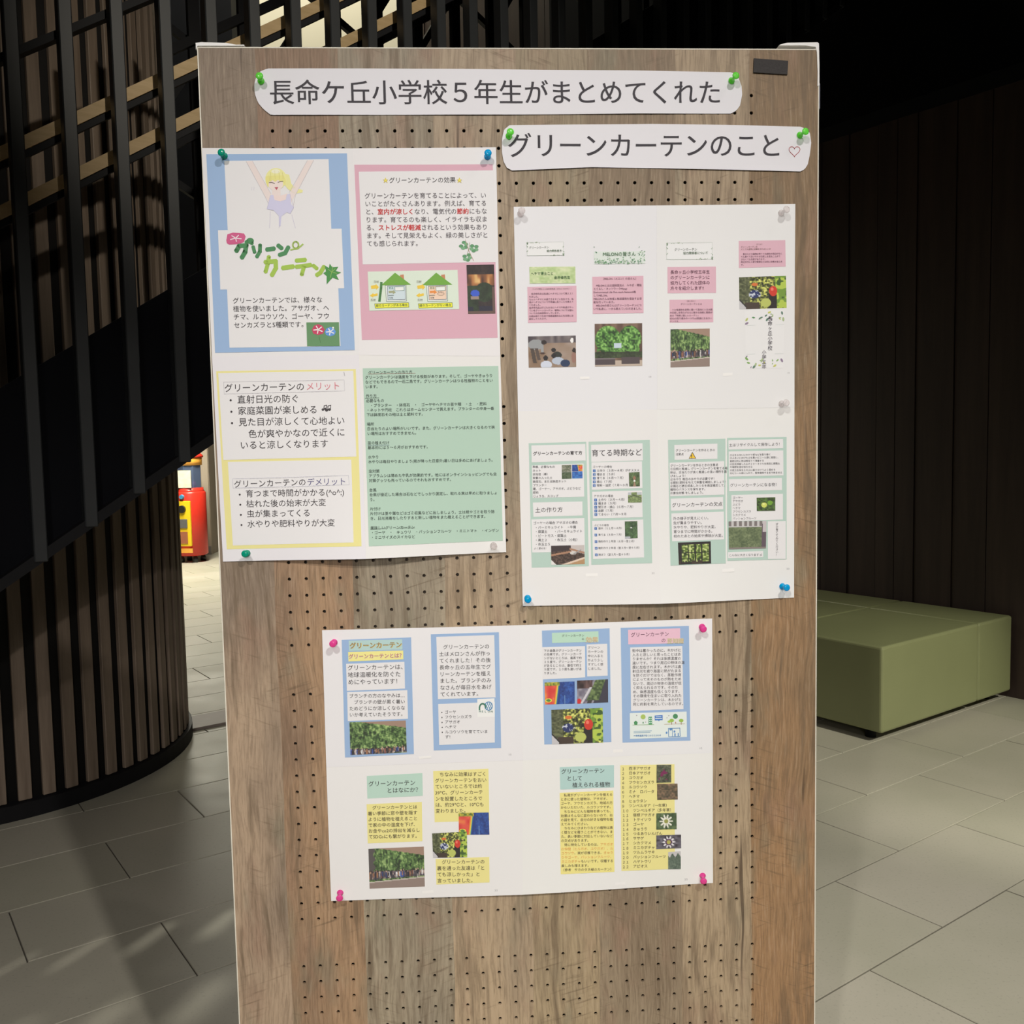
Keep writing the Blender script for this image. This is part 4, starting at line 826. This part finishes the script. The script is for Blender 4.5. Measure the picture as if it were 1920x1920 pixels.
for q_ in ([(945, 170), (1630, 150), (1635, 380), (948, 400)], [(950, 405), (1622, 390), (1630, 745), (955, 770)], [(958, 795), (1625, 778), (1632, 1135), (970, 1150)], [(958, 1185), (1640, 1165), (1650, 1670), (970, 1690)]): P.quad(q_, PAP, 3)
P.bucket('printed_text', pg); P.text(950, 281, 96.5, '育てる時期など', tilt=-.018); P.text(964, 464, 37.5, 'ゴーヤーの場合', tilt=-.01, col=TG)
P.text(1020, 515, 38, ['土作り（３月～４月）がオススメ', '種まき（５月）', '育てる（６月～７月）', '摘心（７月）', '受粉・追肥（７月～９月'], 49, -.014, TG, bold=.006)
P.text(980, 853, 37.5, 'アサガオの場合', tilt=-.01, col=TG); P.text(1038, 903, 38, ['土作り（３月～４月）', '種まき（５月）', '間引き・摘心（６月～７月）', '追肥（７月）', 'てきらい（７月～９月'], 48.5, -.014, TG, bold=.006)
P.text(984, 1241, 33, 'ぶどうの場合', tilt=-.01, col=TG)
for k, (y_, t_) in enumerate(((1282, '苗木（１１月～４月）'), (1369, '育てる（５月～７月）'), (1457, '樹形作り１年目（６月～翌２月）'), (1545, '樹形作り２年目（翌３月～翌々５月）'), (1632, '摘ぼう（翌３月～翌々５月）'))):
    P.text(1040, y_, 33.6, t_, tilt=-.012, col=TG, bold=.004)
    for (bx, by) in ((1006+k*2, y_+2),): P.quad([(bx-17, by-17), (bx+17, by-17), (bx+17, by+17), (bx-17, by+17)], (52, 104, 168), 4.4); P.text(bx-8, by, 28, str(k+1), col=(235, 235, 240), bold=.01, lvl=5.4)
for k in range(5):
    for bx, by in ((987, 517+k*49), (1005+k, 905+k*48.5)): P.quad([(bx-18, by-18), (bx+18, by-18), (bx+18, by+18), (bx-18, by+18)], (52, 104, 168), 4.4); P.text(bx-8, by, 30, str(k+1), col=(235, 235, 240), bold=.01, lvl=5.4)
P.photo([(1448, 540), (1590, 532), (1595, 722), (1452, 725)], ph_green(24, 30, path='path'), 5, pg); P.photo([(1437, 805), (1618, 800), (1620, 938), (1438, 940)], ph_green(28, 22, (78, 96, 56), (170, 186, 120), 'sky'), 5, pg); P.photo([(1393, 1190), (1560, 1187), (1565, 1413), (1397, 1418)], ph_green(24, 32, (24, 44, 26), (104, 140, 84), 'vinetop'), 5, pg)
correction(P, [(872, 1885), (1033, 1880), (1035, 1922), (875, 1926)])
P.Z(1235, 810, 7.111); pg = P.bucket('page_panel'); P.quad([(122, 105), (888, 88), (888, 1748), (152, 1778)], GRN, 2); P.bucket('text_box', pg)
for q_ in ([(205, 172), (780, 155), (780, 358), (208, 370)], [(142, 410), (870, 388), (872, 835), (150, 855)], [(158, 888), (855, 865), (858, 1030), (160, 1050)], [(165, 1085), (865, 1060), (868, 1430), (175, 1455)]): P.quad(q_, PAP, 3)
P.bucket('printed_text', pg); P.text(220, 246, 37.8, 'グリーンカーテンを作るときの', tilt=-.012, col=TG); P.text(222, 296, 36, '注意点', col=TG)
P.poly([(445, 264), (496, 353), (396, 355)], (60, 50, 44), 4.4); P.poly([(445, 280), (485, 347), (406, 348)], (238, 192, 50), 4.9); P.text(427, 324, 64, '!', col=(50, 40, 40), bold=.03, lvl=5.5)
P.text(150, 448, 37.8, ['グリーンカーテンを作るときの注意点', '①日照と風通し グリーンカーテンを育てる場', '所は、日当たりが良く風通しの良い場所を選', 'びましょう！', '②水やり 毎日の水やりが必要です！', '③肥料 肥料を与えて栄養を補給しましょう！', '④摘芯と誘引成長したつるを適宜摘芯して、', '植物のバランスを保ちます。', '⑤害虫対策 をしましょう。'], 45.6, -.018, TG, bold=.005)
P.text(173, 973, 61.5, 'グリーンカーテンの欠点', tilt=-.022); P.text(188, 1152, 45.6, ['外の様子が見えにくい。', '虫が集まりやすい。', '水やりや、肥料やりが大変。', '育つまでに時間がかかる。', '枯れたあとの始末や掃除が大変。'], 58.5, -.015, (76, 70, 74), drift=.03)
P.photo([(252, 1472), (688, 1455), (692, 1748), (262, 1765)], ph_window(), 4, pg)
pg = P.bucket('page_panel'); P.quad([(910, 80), (1700, 65), (1700, 1695), (910, 1715)], GRN, 2); P.bucket('text_box', pg)
for q_ in ([(925, 110), (1652, 92), (1655, 215), (928, 235)], [(930, 260), (1655, 245), (1658, 578), (932, 595)], [(932, 628), (1637, 612), (1640, 772), (935, 790)], [(965, 840), (1650, 822), (1650, 1165), (968, 1190)], [(1448, 1190), (1688, 1187), (1688, 1690), (1450, 1690)], [(918, 1600), (1387, 1585), (1388, 1665), (918, 1680)]): P.quad(q_, PAP, 3)
P.bucket('printed_text', pg); P.text(932, 174, 47.2, '土はリサイクルして保存しよう！', tilt=-.02, col=TG)
P.text(944, 306, 30.4, ['①土をふるいにかけて根などを取り除く', '②ふるいにかけた土を黒いビニール袋に密閉し、', '直射日光に数日間当てて消毒する', '③日光消毒した土の２０～３０％を目安に腐葉土', 'や堆肥を混ぜ合わせる', '④苦土石灰を土の上に振りかけてよく混ぜる', '⑤ビニール袋に入れて、翌年使用するまで休ませる'], 40.6, -.014, TG, bold=.005)
P.text(946, 710, 50.2, 'グリーンカーテンになる物！', tilt=-.018, col=TG); P.text(980, 875, 35.5, ['ゴーヤー', 'アサガオ', 'ぶどう', 'ヘチマ', 'フウセンカズラ', 'シカクマメ', 'パッションフルーツ'], 46, -.01, (110, 106, 108))
P.vtext(1552, 1225, 36, 'ぜひ育ててみてください！', 37.5, col=(96, 92, 94)); P.text(930, 1638, 36.5, 'こんなに大きくなります☝', tilt=-.012, col=TG)
P.photo([(1300, 875), (1547, 868), (1547, 1048), (1302, 1052)], ph_fruit(), 5, pg); P.photo([(928, 1190), (1430, 1185), (1422, 1548), (930, 1562)], ph_hedge(), 5, pg)
correction(P, [(838, 1824), (1000, 1818), (1002, 1860), (838, 1866)])

# ================= lower poster
def wl2_(u, v):
    t = max(0, (v-1000)/220); return .5+.7*math.sin(u*.012+v*.008+2)**2+5.0*t**3*math.exp(-((u-360)/130)**2)
P = Poster('wall_poster', 'lower wide white poster of four sheets with blue pages above and yellow notes below', 'poster', wl2_, (975, 1425))
sheets(P, [[(604, 1181.5), (974, 1172), (1335, 1159.5)], [(612, 1438), (980.6, 1425), (1336, 1411)], [(621, 1689), (980, 1675), (1336.5, 1655)]], ((231, 225, 221), (232, 227, 222), (233, 227, 220), (234, 229, 220)))
P.Z(600, 1170, 5.189); pg = P.bucket('page_panel'); P.quad([(212, 153), (887, 128), (914, 1262), (245, 1295)], BLUE, 2); P.bucket('text_box', pg)
P.quad([(280, 160), (800, 147), (803, 245), (283, 262)], (178, 204, 196), 3); P.quad([(275, 270), (810, 255), (812, 340), (278, 362)], (244, 226, 140), 3); P.quad([(255, 385), (822, 365), (828, 625), (263, 648)], PAP, 3); P.quad([(265, 660), (850, 640), (857, 918), (272, 942)], PAP, 3)
P.bucket('printed_text', pg); P.text(291, 211, 64, 'グリーンカーテン', tilt=-.022, col=(220, 200, 130), bold=.05); P.text(288, 208, 64, 'グリーンカーテン', tilt=-.022, col=(146, 118, 78), bold=.022, lvl=5.8)
P.text(280, 316, 49.5, 'グリーンカーテンとは？', tilt=-.025, col=(240, 210, 210), bold=.045); P.text(278, 314, 49.5, 'グリーンカーテンとは？', tilt=-.025, col=(176, 112, 96), bold=.02, lvl=5.8)
P.text(268, 423, 57.6, ['グリーンカーテンは、', '地球温暖化を防ぐた', 'めにやっています！'], 69.5, -.02, drift=.04); P.text(283, 699, 45.6, ['ブランチの方のなやみは…', '　ブランチの壁が黒く暑い', 'ためどうにか涼しくならな', 'いか考えていたそうです。'], 60.3, -.018, drift=.02)
P.photo([(288, 952), (835, 935), (845, 1245), (298, 1270)], ph_vine(80, 46, True, False, .93), 4, pg)
pg = P.bucket('page_panel'); P.quad([(1078, 98), (1740, 78), (1762, 1202), (1107, 1228)], BLUE, 2); P.bucket('text_box', pg)
P.quad([(1132, 122), (1695, 105), (1708, 712), (1148, 728)], PAP, 3); P.quad([(1150, 775), (1700, 757), (1700, 1150), (1160, 1175)], PAP, 3); P.quad([(1530, 728), (1697, 720), (1700, 900), (1532, 905)], (236, 232, 228), 3.4)
P.bucket('printed_text', pg); P.text(1196, 221, 50.5, 'グリーンカーテンの', tilt=-.014)
P.text(1157, 289, 50.4, ['土はメロンさんが作っ', 'てくれました！その後', '長命ヶ丘の五年生でグ', 'リーンカーテンを植え', 'ました。ブランチのみ', 'なさんが毎日水をあげ', 'てくれています。'], 65.3, -.014, drift=.03)
P.text(1212, 853, 38, ['ゴーヤ', 'フウセンカズラ', 'アサガオ', 'ヘチマ', 'ルコウソウを育てていま', 'す！'], 48.4, -.012, (76, 72, 74), drift=.02)
for k in range(5): P.ell(1186+k, 857+48.4*k, 6, 6, (76, 72, 74), 5)
b = P.bucket('round_logo', pg); b.label = 'small green arch and blue globe logo above the word MELON'
P.ring(1582, 812, 30, 40, 15, (70, 130, 104), 5, 12, math.pi, 2*math.pi); P.stroke([(1552, 812), (1552, 832)], 15, (70, 130, 104), 5); P.ring(1640, 795, 36, 40, 8, (66, 130, 176), 5)
for a in (-20, 0, 20): P.stroke([(1640+a-14, 795-30), (1640+a+14, 795+30)], 5, (84, 146, 186), 5); P.stroke([(1640+a+14, 795-30), (1640+a-14, 795+30)], 5, (84, 146, 186), 5)
for k, ch in enumerate('MELON'): P.text(1546+k*28.5, 847, 26, ch, col=(60, 110, 96), bold=.03)
correction(P, [(962, 1288), (1083, 1278), (1086, 1300), (966, 1311)])
P.Z(1000, 1160, 5.647); pg = P.bucket('page_panel'); P.quad([(90, 125), (805, 100), (825, 1303), (115, 1328)], BLUE, 2); P.bucket('text_box', pg)
P.quad([(195, 148), (687, 130), (690, 240), (198, 256)], (184, 214, 188), 3); P.quad([(92, 300), (545, 287), (547, 618), (97, 640)], PAP, 3); P.quad([(562, 270), (780, 262), (785, 600), (568, 608)], PAP, 3)
P.bucket('printed_text', pg); P.text(300, 177, 29.8, 'グリーンカーテン', tilt=-.015, col=(80, 90, 80)); P.text(508, 212, 29, 'の', col=(80, 90, 80)); P.text(552, 220, 66, '効果', tilt=-.01, col=(214, 200, 166), bold=.06); P.text(552, 220, 66, '効果', tilt=-.01, col=(196, 172, 128), bold=0, lvl=5.8)
P.text(109, 336, 31, ['下の画像がグリーンカーテン', 'の効果です。グリーンカーテ', 'ンがないところは、最高で約', '３９度で、グリーンカーテン', 'があるところは、最低で約２', '９度です。１０度も違いがあ', 'りました。'], 39.4, -.012, (76, 72, 74), bold=.004)
P.text(573, 302, 33.2, ['グリーン', 'カーテンの', '中に入ると', '外より少し', 'すずしく感', 'じました。'], 44.6, -.01, (76, 72, 74))
P.photo([(118, 672), (435, 660), (437, 895), (122, 905)], ph_thermal(), 4, pg); P.photo([(460, 652), (788, 638), (790, 882), (463, 897)], ph_street(), 4, pg); P.photo([(188, 960), (732, 940), (738, 1308), (195, 1325)], ph_tomato(), 4, pg)
pg = P.bucket('page_panel'); P.quad([(922, 95), (1645, 75), (1660, 1287), (943, 1310)], BLUE, 2); P.bucket('text_box', pg)
P.quad([(1000, 115), (1552, 100), (1553, 258), (1003, 270)], (232, 186, 198), 3); P.quad([(1023, 302), (1575, 287), (1587, 955), (1033, 975)], PAP, 3); P.quad([(1020, 998), (1620, 980), (1623, 1248), (1022, 1270)], (226, 230, 220), 3)
P.bucket('printed_text', pg); P.text(1028, 167, 51, 'グリーンカーテン', tilt=-.022, col=(84, 44, 66)); P.text(1352, 226, 48, 'の', col=(84, 44, 66)); P.text(1410, 234, 60, '豆知識', tilt=-.01, col=(216, 202, 170), bold=.07); P.text(1412, 234, 60, '豆知識', tilt=-.01, col=(190, 170, 130), lvl=5.8)
P.text(1044, 336, 37, ['街中は暑かったのに、木かげに', '入ると涼しいと思ったことはあ', 'りませんか？それは体感温度の', '違いです。つまり周辺の物体の温', '度に左右されます。木かげは直', '射日光を遮り路面に熱がたまる', 'を防ぐだけではなく、蒸散作用', 'によって木そのものが熱をため', 'ないで、周辺の物体の温度が低', 'く抑えられるのです。そのた', 'め、体感温度も低くなります。', 'その環境を住まいに取り入れた', 'グリーンカーテンは、木かげと', '同じ約割を果たしているのです。'], 43.6, -.012, (80, 74, 76), drift=.015, bold=.003)
b = P.bucket('town_diagram', pg); b.label = 'tiny diagram with green trees, a building and a blue sign'
P.stroke([(1050, 1122), (1275, 1118)], 4, (130, 170, 110), 4.5); P.stroke([(1385, 1115), (1600, 1108)], 4, (170, 140, 100), 4.5); P.ell(1160, 1036, 26, 26, (170, 192, 90), 4.5); P.ell(1501, 1030, 26, 27, (64, 134, 84), 4.5)
P.poly([(1062, 1092), (1082, 1076), (1102, 1092), (1098, 1120), (1068, 1120)], (66, 140, 84), 4.6); P.quad([(1217, 1036), (1253, 1034), (1256, 1116), (1218, 1118)], (60, 150, 90), 4.6)
for a in range(3):
    for c_ in range(2): P.quad([(1224+c_*16, 1046+a*22), (1233+c_*16, 1046+a*22), (1233+c_*16, 1058+a*22), (1224+c_*16, 1058+a*22)], (226, 236, 226), 5)
P.quad([(1282, 1022), (1366, 1017), (1367, 1070), (1283, 1074)], (58, 118, 190), 4.6); P.poly([(1318, 1070), (1336, 1070), (1327, 1084)], (58, 118, 190), 4.6); P.stroke([(1295, 1035), (1352, 1033)], 6, (226, 232, 240), 5); P.stroke([(1290, 1054), (1358, 1052)], 8, (226, 232, 240), 5)
for x_, y_ in ((1462, 1074), (1562, 1074)): P.ell(x_, y_, 24, 18, (150, 186, 70), 4.8); P.stroke([(x_, y_+10), (x_, y_+42)], 6, (150, 110, 80), 4.7)
P.ell(1437, 1086, 20, 12, (170, 196, 80), 4.9); P.ell(1160, 1098, 6, 10, (80, 140, 90), 4.7); P.ell(1503, 1096, 6, 10, (190, 130, 110), 4.9)
for x_, y_ in ((1085, 1020), (1405, 1045), (1425, 1022), (1180, 1090)): P.text(x_, y_, 22, '※', col=(140, 110, 130))
P.stroke([(1062, 1190), (1250, 1183)], 7, (150, 176, 190), 4.5); P.stroke([(1062, 1205), (1235, 1199)], 7, (150, 176, 190), 4.5); P.text(1058, 1236, 21, '⇒体感温度が低くおさえられる', tilt=-.02, col=(58, 120, 170), bold=.02)
P.frame([(1428, 1158), (1548, 1153), (1552, 1240), (1430, 1246)], 6, (70, 130, 180), 4.8); P.stroke([(1468, 1156), (1470, 1244)], 5, (70, 130, 180), 4.8); P.ell(1408, 1204, 10, 12, (90, 140, 190), 4.8); P.ell(1491, 1190, 10, 12, (90, 140, 190), 4.8); P.ell(1452, 1168, 14, 12, (90, 140, 190), 4.8); P.quad([(1490, 1210), (1503, 1210), (1503, 1240), (1490, 1240)], (90, 140, 190), 4.8); P.quad([(1525, 1205), (1535, 1205), (1536, 1238), (1526, 1238)], (90, 140, 190), 4.8)
correction(P, [(843, 1383), (943, 1378), (945, 1410), (846, 1416)])
P.Z(620, 1420, 5.333)
pg = P.bucket('note_panel'); P.quad([(362, 182), (917, 155), (922, 382), (368, 408)], (184, 210, 190), 2); P.bucket('printed_text', pg); P.text(377, 260, 59.2, 'グリーンカーテン', tilt=-.025); P.text(560, 326, 57.5, 'とはなにか？', tilt=-.025)
pg = P.bucket('note_panel'); P.quad([(360, 465), (912, 443), (918, 835), (372, 857)], YEL, 2); P.bucket('printed_text', pg); TY = (84, 74, 58)
P.text(371, 499, 45.2, ['　グリーンカーテンとは', '暑い季節に窓や壁を隠す', 'ように植物を植えること', 'で家の中の温度を下げ、', 'お金やco2の排出を減らし', 'てSDGsにも繋がります。'], 58, -.018, TY, drift=.03, bold=.003)
P.photo([(378, 912), (932, 888), (942, 1285), (390, 1310)], ph_vine(76, 56, True, True, .68), 2, P.root)
pg = P.bucket('note_panel'); P.quad([(1025, 135), (1577, 110), (1587, 625), (1040, 645)], YEL, 2); P.bucket('printed_text', pg)
P.text(1041, 168, 47.2, ['　ちなみに効果はすごく', 'グリーンカーテンをおい', 'ていないところでは約', '39℃、グリーンカーテ', 'ンを設置したところで', 'は、約29℃と、10℃も', '変わりました。'], 60.6, -.016, TY, drift=.02, bold=.003)
P.photo([(1280, 552), (1580, 545), (1587, 765), (1282, 768)], ph_thermal(), 4, P.root); P.photo([(1015, 755), (1362, 735), (1365, 990), (1025, 997)], ph_tomato(52, 40), 5.2, P.root)
pg = P.bucket('note_panel'); P.quad([(1050, 1010), (1585, 988), (1588, 1240), (1058, 1265)], YEL, 2); P.bucket('printed_text', pg)
P.text(1062, 1040, 48, ['　グリーンカーテンの', '裏を通った友達は「と', 'ても涼しかった」と', '言っていました。'], 61.3, -.014, TY, drift=.02, bold=.003)
correction(P, [(915, 1327), (1028, 1320), (1030, 1347), (918, 1354)])
P.Z(980, 1410, 5.333)
pg = P.bucket('note_panel'); P.quad([(370, 148), (912, 128), (912, 350), (375, 372)], (178, 206, 196), 2); P.bucket('printed_text', pg); P.text(383, 190, 54.6, 'グリーンカーテン', tilt=-.02); P.text(438, 259, 53, 'として', tilt=-.01); P.text(494, 326, 54.4, '植えられる植物', tilt=-.02)
pg = P.bucket('note_panel'); P.quad([(370, 405), (905, 382), (915, 1190), (378, 1212)], (238, 222, 134), 2); P.bucket('printed_text', pg)
P.text(377, 427, 32.6, ['　私達がグリーンカーテンを植える', 'ときに使った植物は、アサガオ、', 'ゴーヤ、フウセンカズラ、地域の方', 'からいただいた、ルコウソウです。', '　ちなみにどんな植物を使っても、', '効果はそんなに変わらないので、右', 'の図を見て、自分の好きな植物を植', 'えてみてください。', '　ちなみにひまわりなどの植物は高', 'く壁などを覆うことができない、ま', 'た、長い季節に対応していないなど', 'の欠点があります。', '　特に特化しているのは、{アサガオ}', '{の仲間（ヒルガオ、ユウガオ）、ル}', '{コウソウ}、実が収穫できる、{きゅう}', '{りやゴーヤ、パッションフルーツ、}', '{ミニカボチャ}もいいです。収穫する', '楽しみも増えます。', '（参考　サカのタネ緑のカーテン）'], 41.2, -.014, (92, 80, 62), drift=.01, hi=((222, 160, 84), .004), bold=.004)
pg = P.bucket('note_panel'); P.quad([(975, 130), (1515, 118), (1520, 1165), (985, 1182)], YEL, 2); P.bucket('printed_text', pg)
for k, t_ in enumerate(['西洋アサガオ', '日本アサガオ', 'ユウガオ', 'フウセンカズラ', 'ルコウソウ', 'ミナ　ロバータ', 'ヘチマ', 'ヒョウタン', 'ツンベルギア（一年草）', 'ツンベルギア（多年草）', '宿根アサガオ', 'トケイソウ', 'ゴーヤ', 'きゅうり', 'つるありいんげん', 'ササゲ', 'シカクマメ', 'ミニカボチャ', 'ツルムラサキ', 'パッションフルーツ', 'ハヤトウリ', 'アピオス']):
    y_ = 161+46.4*k; num = str(k+1).translate(str.maketrans('0123456789', '０１２３４５６７８９'))
    P.text(984 if k < 9 else 990, y_+4, 36.5, num, tilt=-.01, col=TY); P.text(1058 if k < 9 else 1100, y_-1, 36.8, t_, tilt=-.012, col=TY, bold=.003)
P.photo([(1337, 123), (1482, 122), (1482, 298), (1335, 303)], ph_purple(), 5, pg); P.photo([(1340, 312), (1545, 310), (1547, 468), (1342, 473)], ph_green(34, 26, (44, 46, 32), (176, 136, 104)), 5, pg)
P.photo([(1333, 607), (1535, 603), (1537, 765), (1333, 770)], ph_flower(), 5, pg); P.photo([(1333, 827), (1580, 820), (1582, 955), (1333, 965)], ph_flower(44, 26, (226, 218, 216), (176, 170, 80), ((46, 40, 46), (120, 116, 124)), .5, .52, .46, (88, 46, 84)), 5, pg); P.photo([(1452, 995), (1577, 985), (1578, 1165), (1452, 1165)], ph_green(24, 32, (60, 76, 64), (128, 140, 118), 'net'), 5, pg)
correction(P, [(920, 1298), (1020, 1292), (1022, 1320), (922, 1326)])
P.Z(0, 0, 1); P.bucket('page_number'); P.text(953, 1414, 4.6, '1/2', col=(140, 136, 136), lvl=2); P.text(1310, 1402, 4.6, '1/2', col=(140, 136, 136), lvl=2); P.text(927, 1667, 4.6, '2/2', col=(140, 136, 136), lvl=2); P.text(1283, 1648, 4.6, '2/2', col=(140, 136, 136), lvl=2)
flush()

# ------------------------------------------------------------ push pins
COLS = {'green': plastic('green_pin_plastic', (.22, .95, .10), .3), 'teal': plastic('teal_pin_plastic', (.0, .45, .30), .2), 'blue': plastic('blue_pin_plastic', (.0, .50, .95), .22),
        'pink': plastic('pink_pin_plastic', (1, .10, .48), .25), 'clear': plastic('clear_pin_plastic', (.92, .88, .88), .62)}
prof = [(.0048, 0), (.0050, .0008), (.0046, .0018), (.0026, .0034), (.0021, .006), (.0023, .009), (.0036, .0118), (.0050, .0132), (.0053, .0146), (.0047, .0158), (.0022, .0165)]
def pinmesh():
    o = lathe('pin_grip', prof, None, None, 24); me = o.data; bpy.data.objects.remove(o); return me
base = pinmesh(); pm_ = {}
for k_, m_ in COLS.items(): c = base.copy(); c.materials.clear(); c.materials.append(m_); pm_[k_] = c
nd = lathe('needle', [(.0006, -.008), (.0006, .001)], M_steel, None, 8); ndm = nd.data; bpy.data.objects.remove(nd)
PINS = [(490, 153, 'green', (.1, .25), wb1, 'light green push pin at the left end of the upper banner'),
        (1371, 152, 'green', (.35, .3), wb1, 'light green push pin at the right end of the upper banner'),
        (954, 256, 'green', (.2, .2), wb2, 'light green push pin at the left end of the lower banner'),
        (1499, 254, 'green', (.5, .15), wb2, 'light green push pin at the right end of the lower banner, above the heart'),
        (421, 293, 'teal', (-.1, .1), wl_, 'dark teal push pin at the upper left corner of the left poster'),
        (464, 1037, 'teal', (0, .1), wl_, 'dark teal push pin near the bottom left corner of the left poster'),
        (914, 294, 'blue', (.05, .1), wl_, 'blue push pin at the upper right corner of the left poster'),
        (989, 1121, 'blue', (-.05, 0), wr_, 'blue push pin at the bottom left corner of the right poster'),
        (1466, 1099, 'blue', (.3, 0), wr_, 'blue push pin at the bottom right corner of the right poster'),
        (976, 401, 'clear', (.1, .1), wr_, 'clear push pin at the upper left corner of the right poster'),
        (1464, 400, 'clear', (.45, .25), wr_, 'clear push pin at the upper right corner of the right poster'),
        (1465, 757, 'clear', (.3, .1), wr_, 'clear push pin midway down the right edge of the right poster'),
        (925, 1022, 'clear', (0, -.05), wl_, 'clear push pin at the bottom right corner of the left poster'),
        (627, 1204, 'pink', (-.05, .1), wl2_, 'pink push pin at the upper left corner of the lower poster'),
        (1316, 1175, 'pink', (-.25, -.1), wl2_, 'pink push pin at the upper right corner of the lower poster'),
        (638, 1673, 'pink', (.1, -.25), wl2_, 'pink push pin at the bottom left corner of the lower poster'),
        (1317, 1641, 'pink', (-.3, -.35), wl2_, 'pink push pin at the bottom right corner of the lower poster')]
for x_, y_, k_, (tx, tz), wf, lab in PINS:
    u, v = uv(x_, y_); t = empty('push_pin', bw(u, v, .35+wf(u, v)))
    tag(t, lab, 'push pin', 'push pins holding up the papers')
    n = Vector((tx*.5, -1, tz*.5)).normalized(); t.rotation_euler = n.to_track_quat('Z', 'Y').to_euler()
    g = bpy.data.objects.new('pin_grip', pm_[k_]); link(g, t); g = bpy.data.objects.new('needle', ndm); link(g, t)
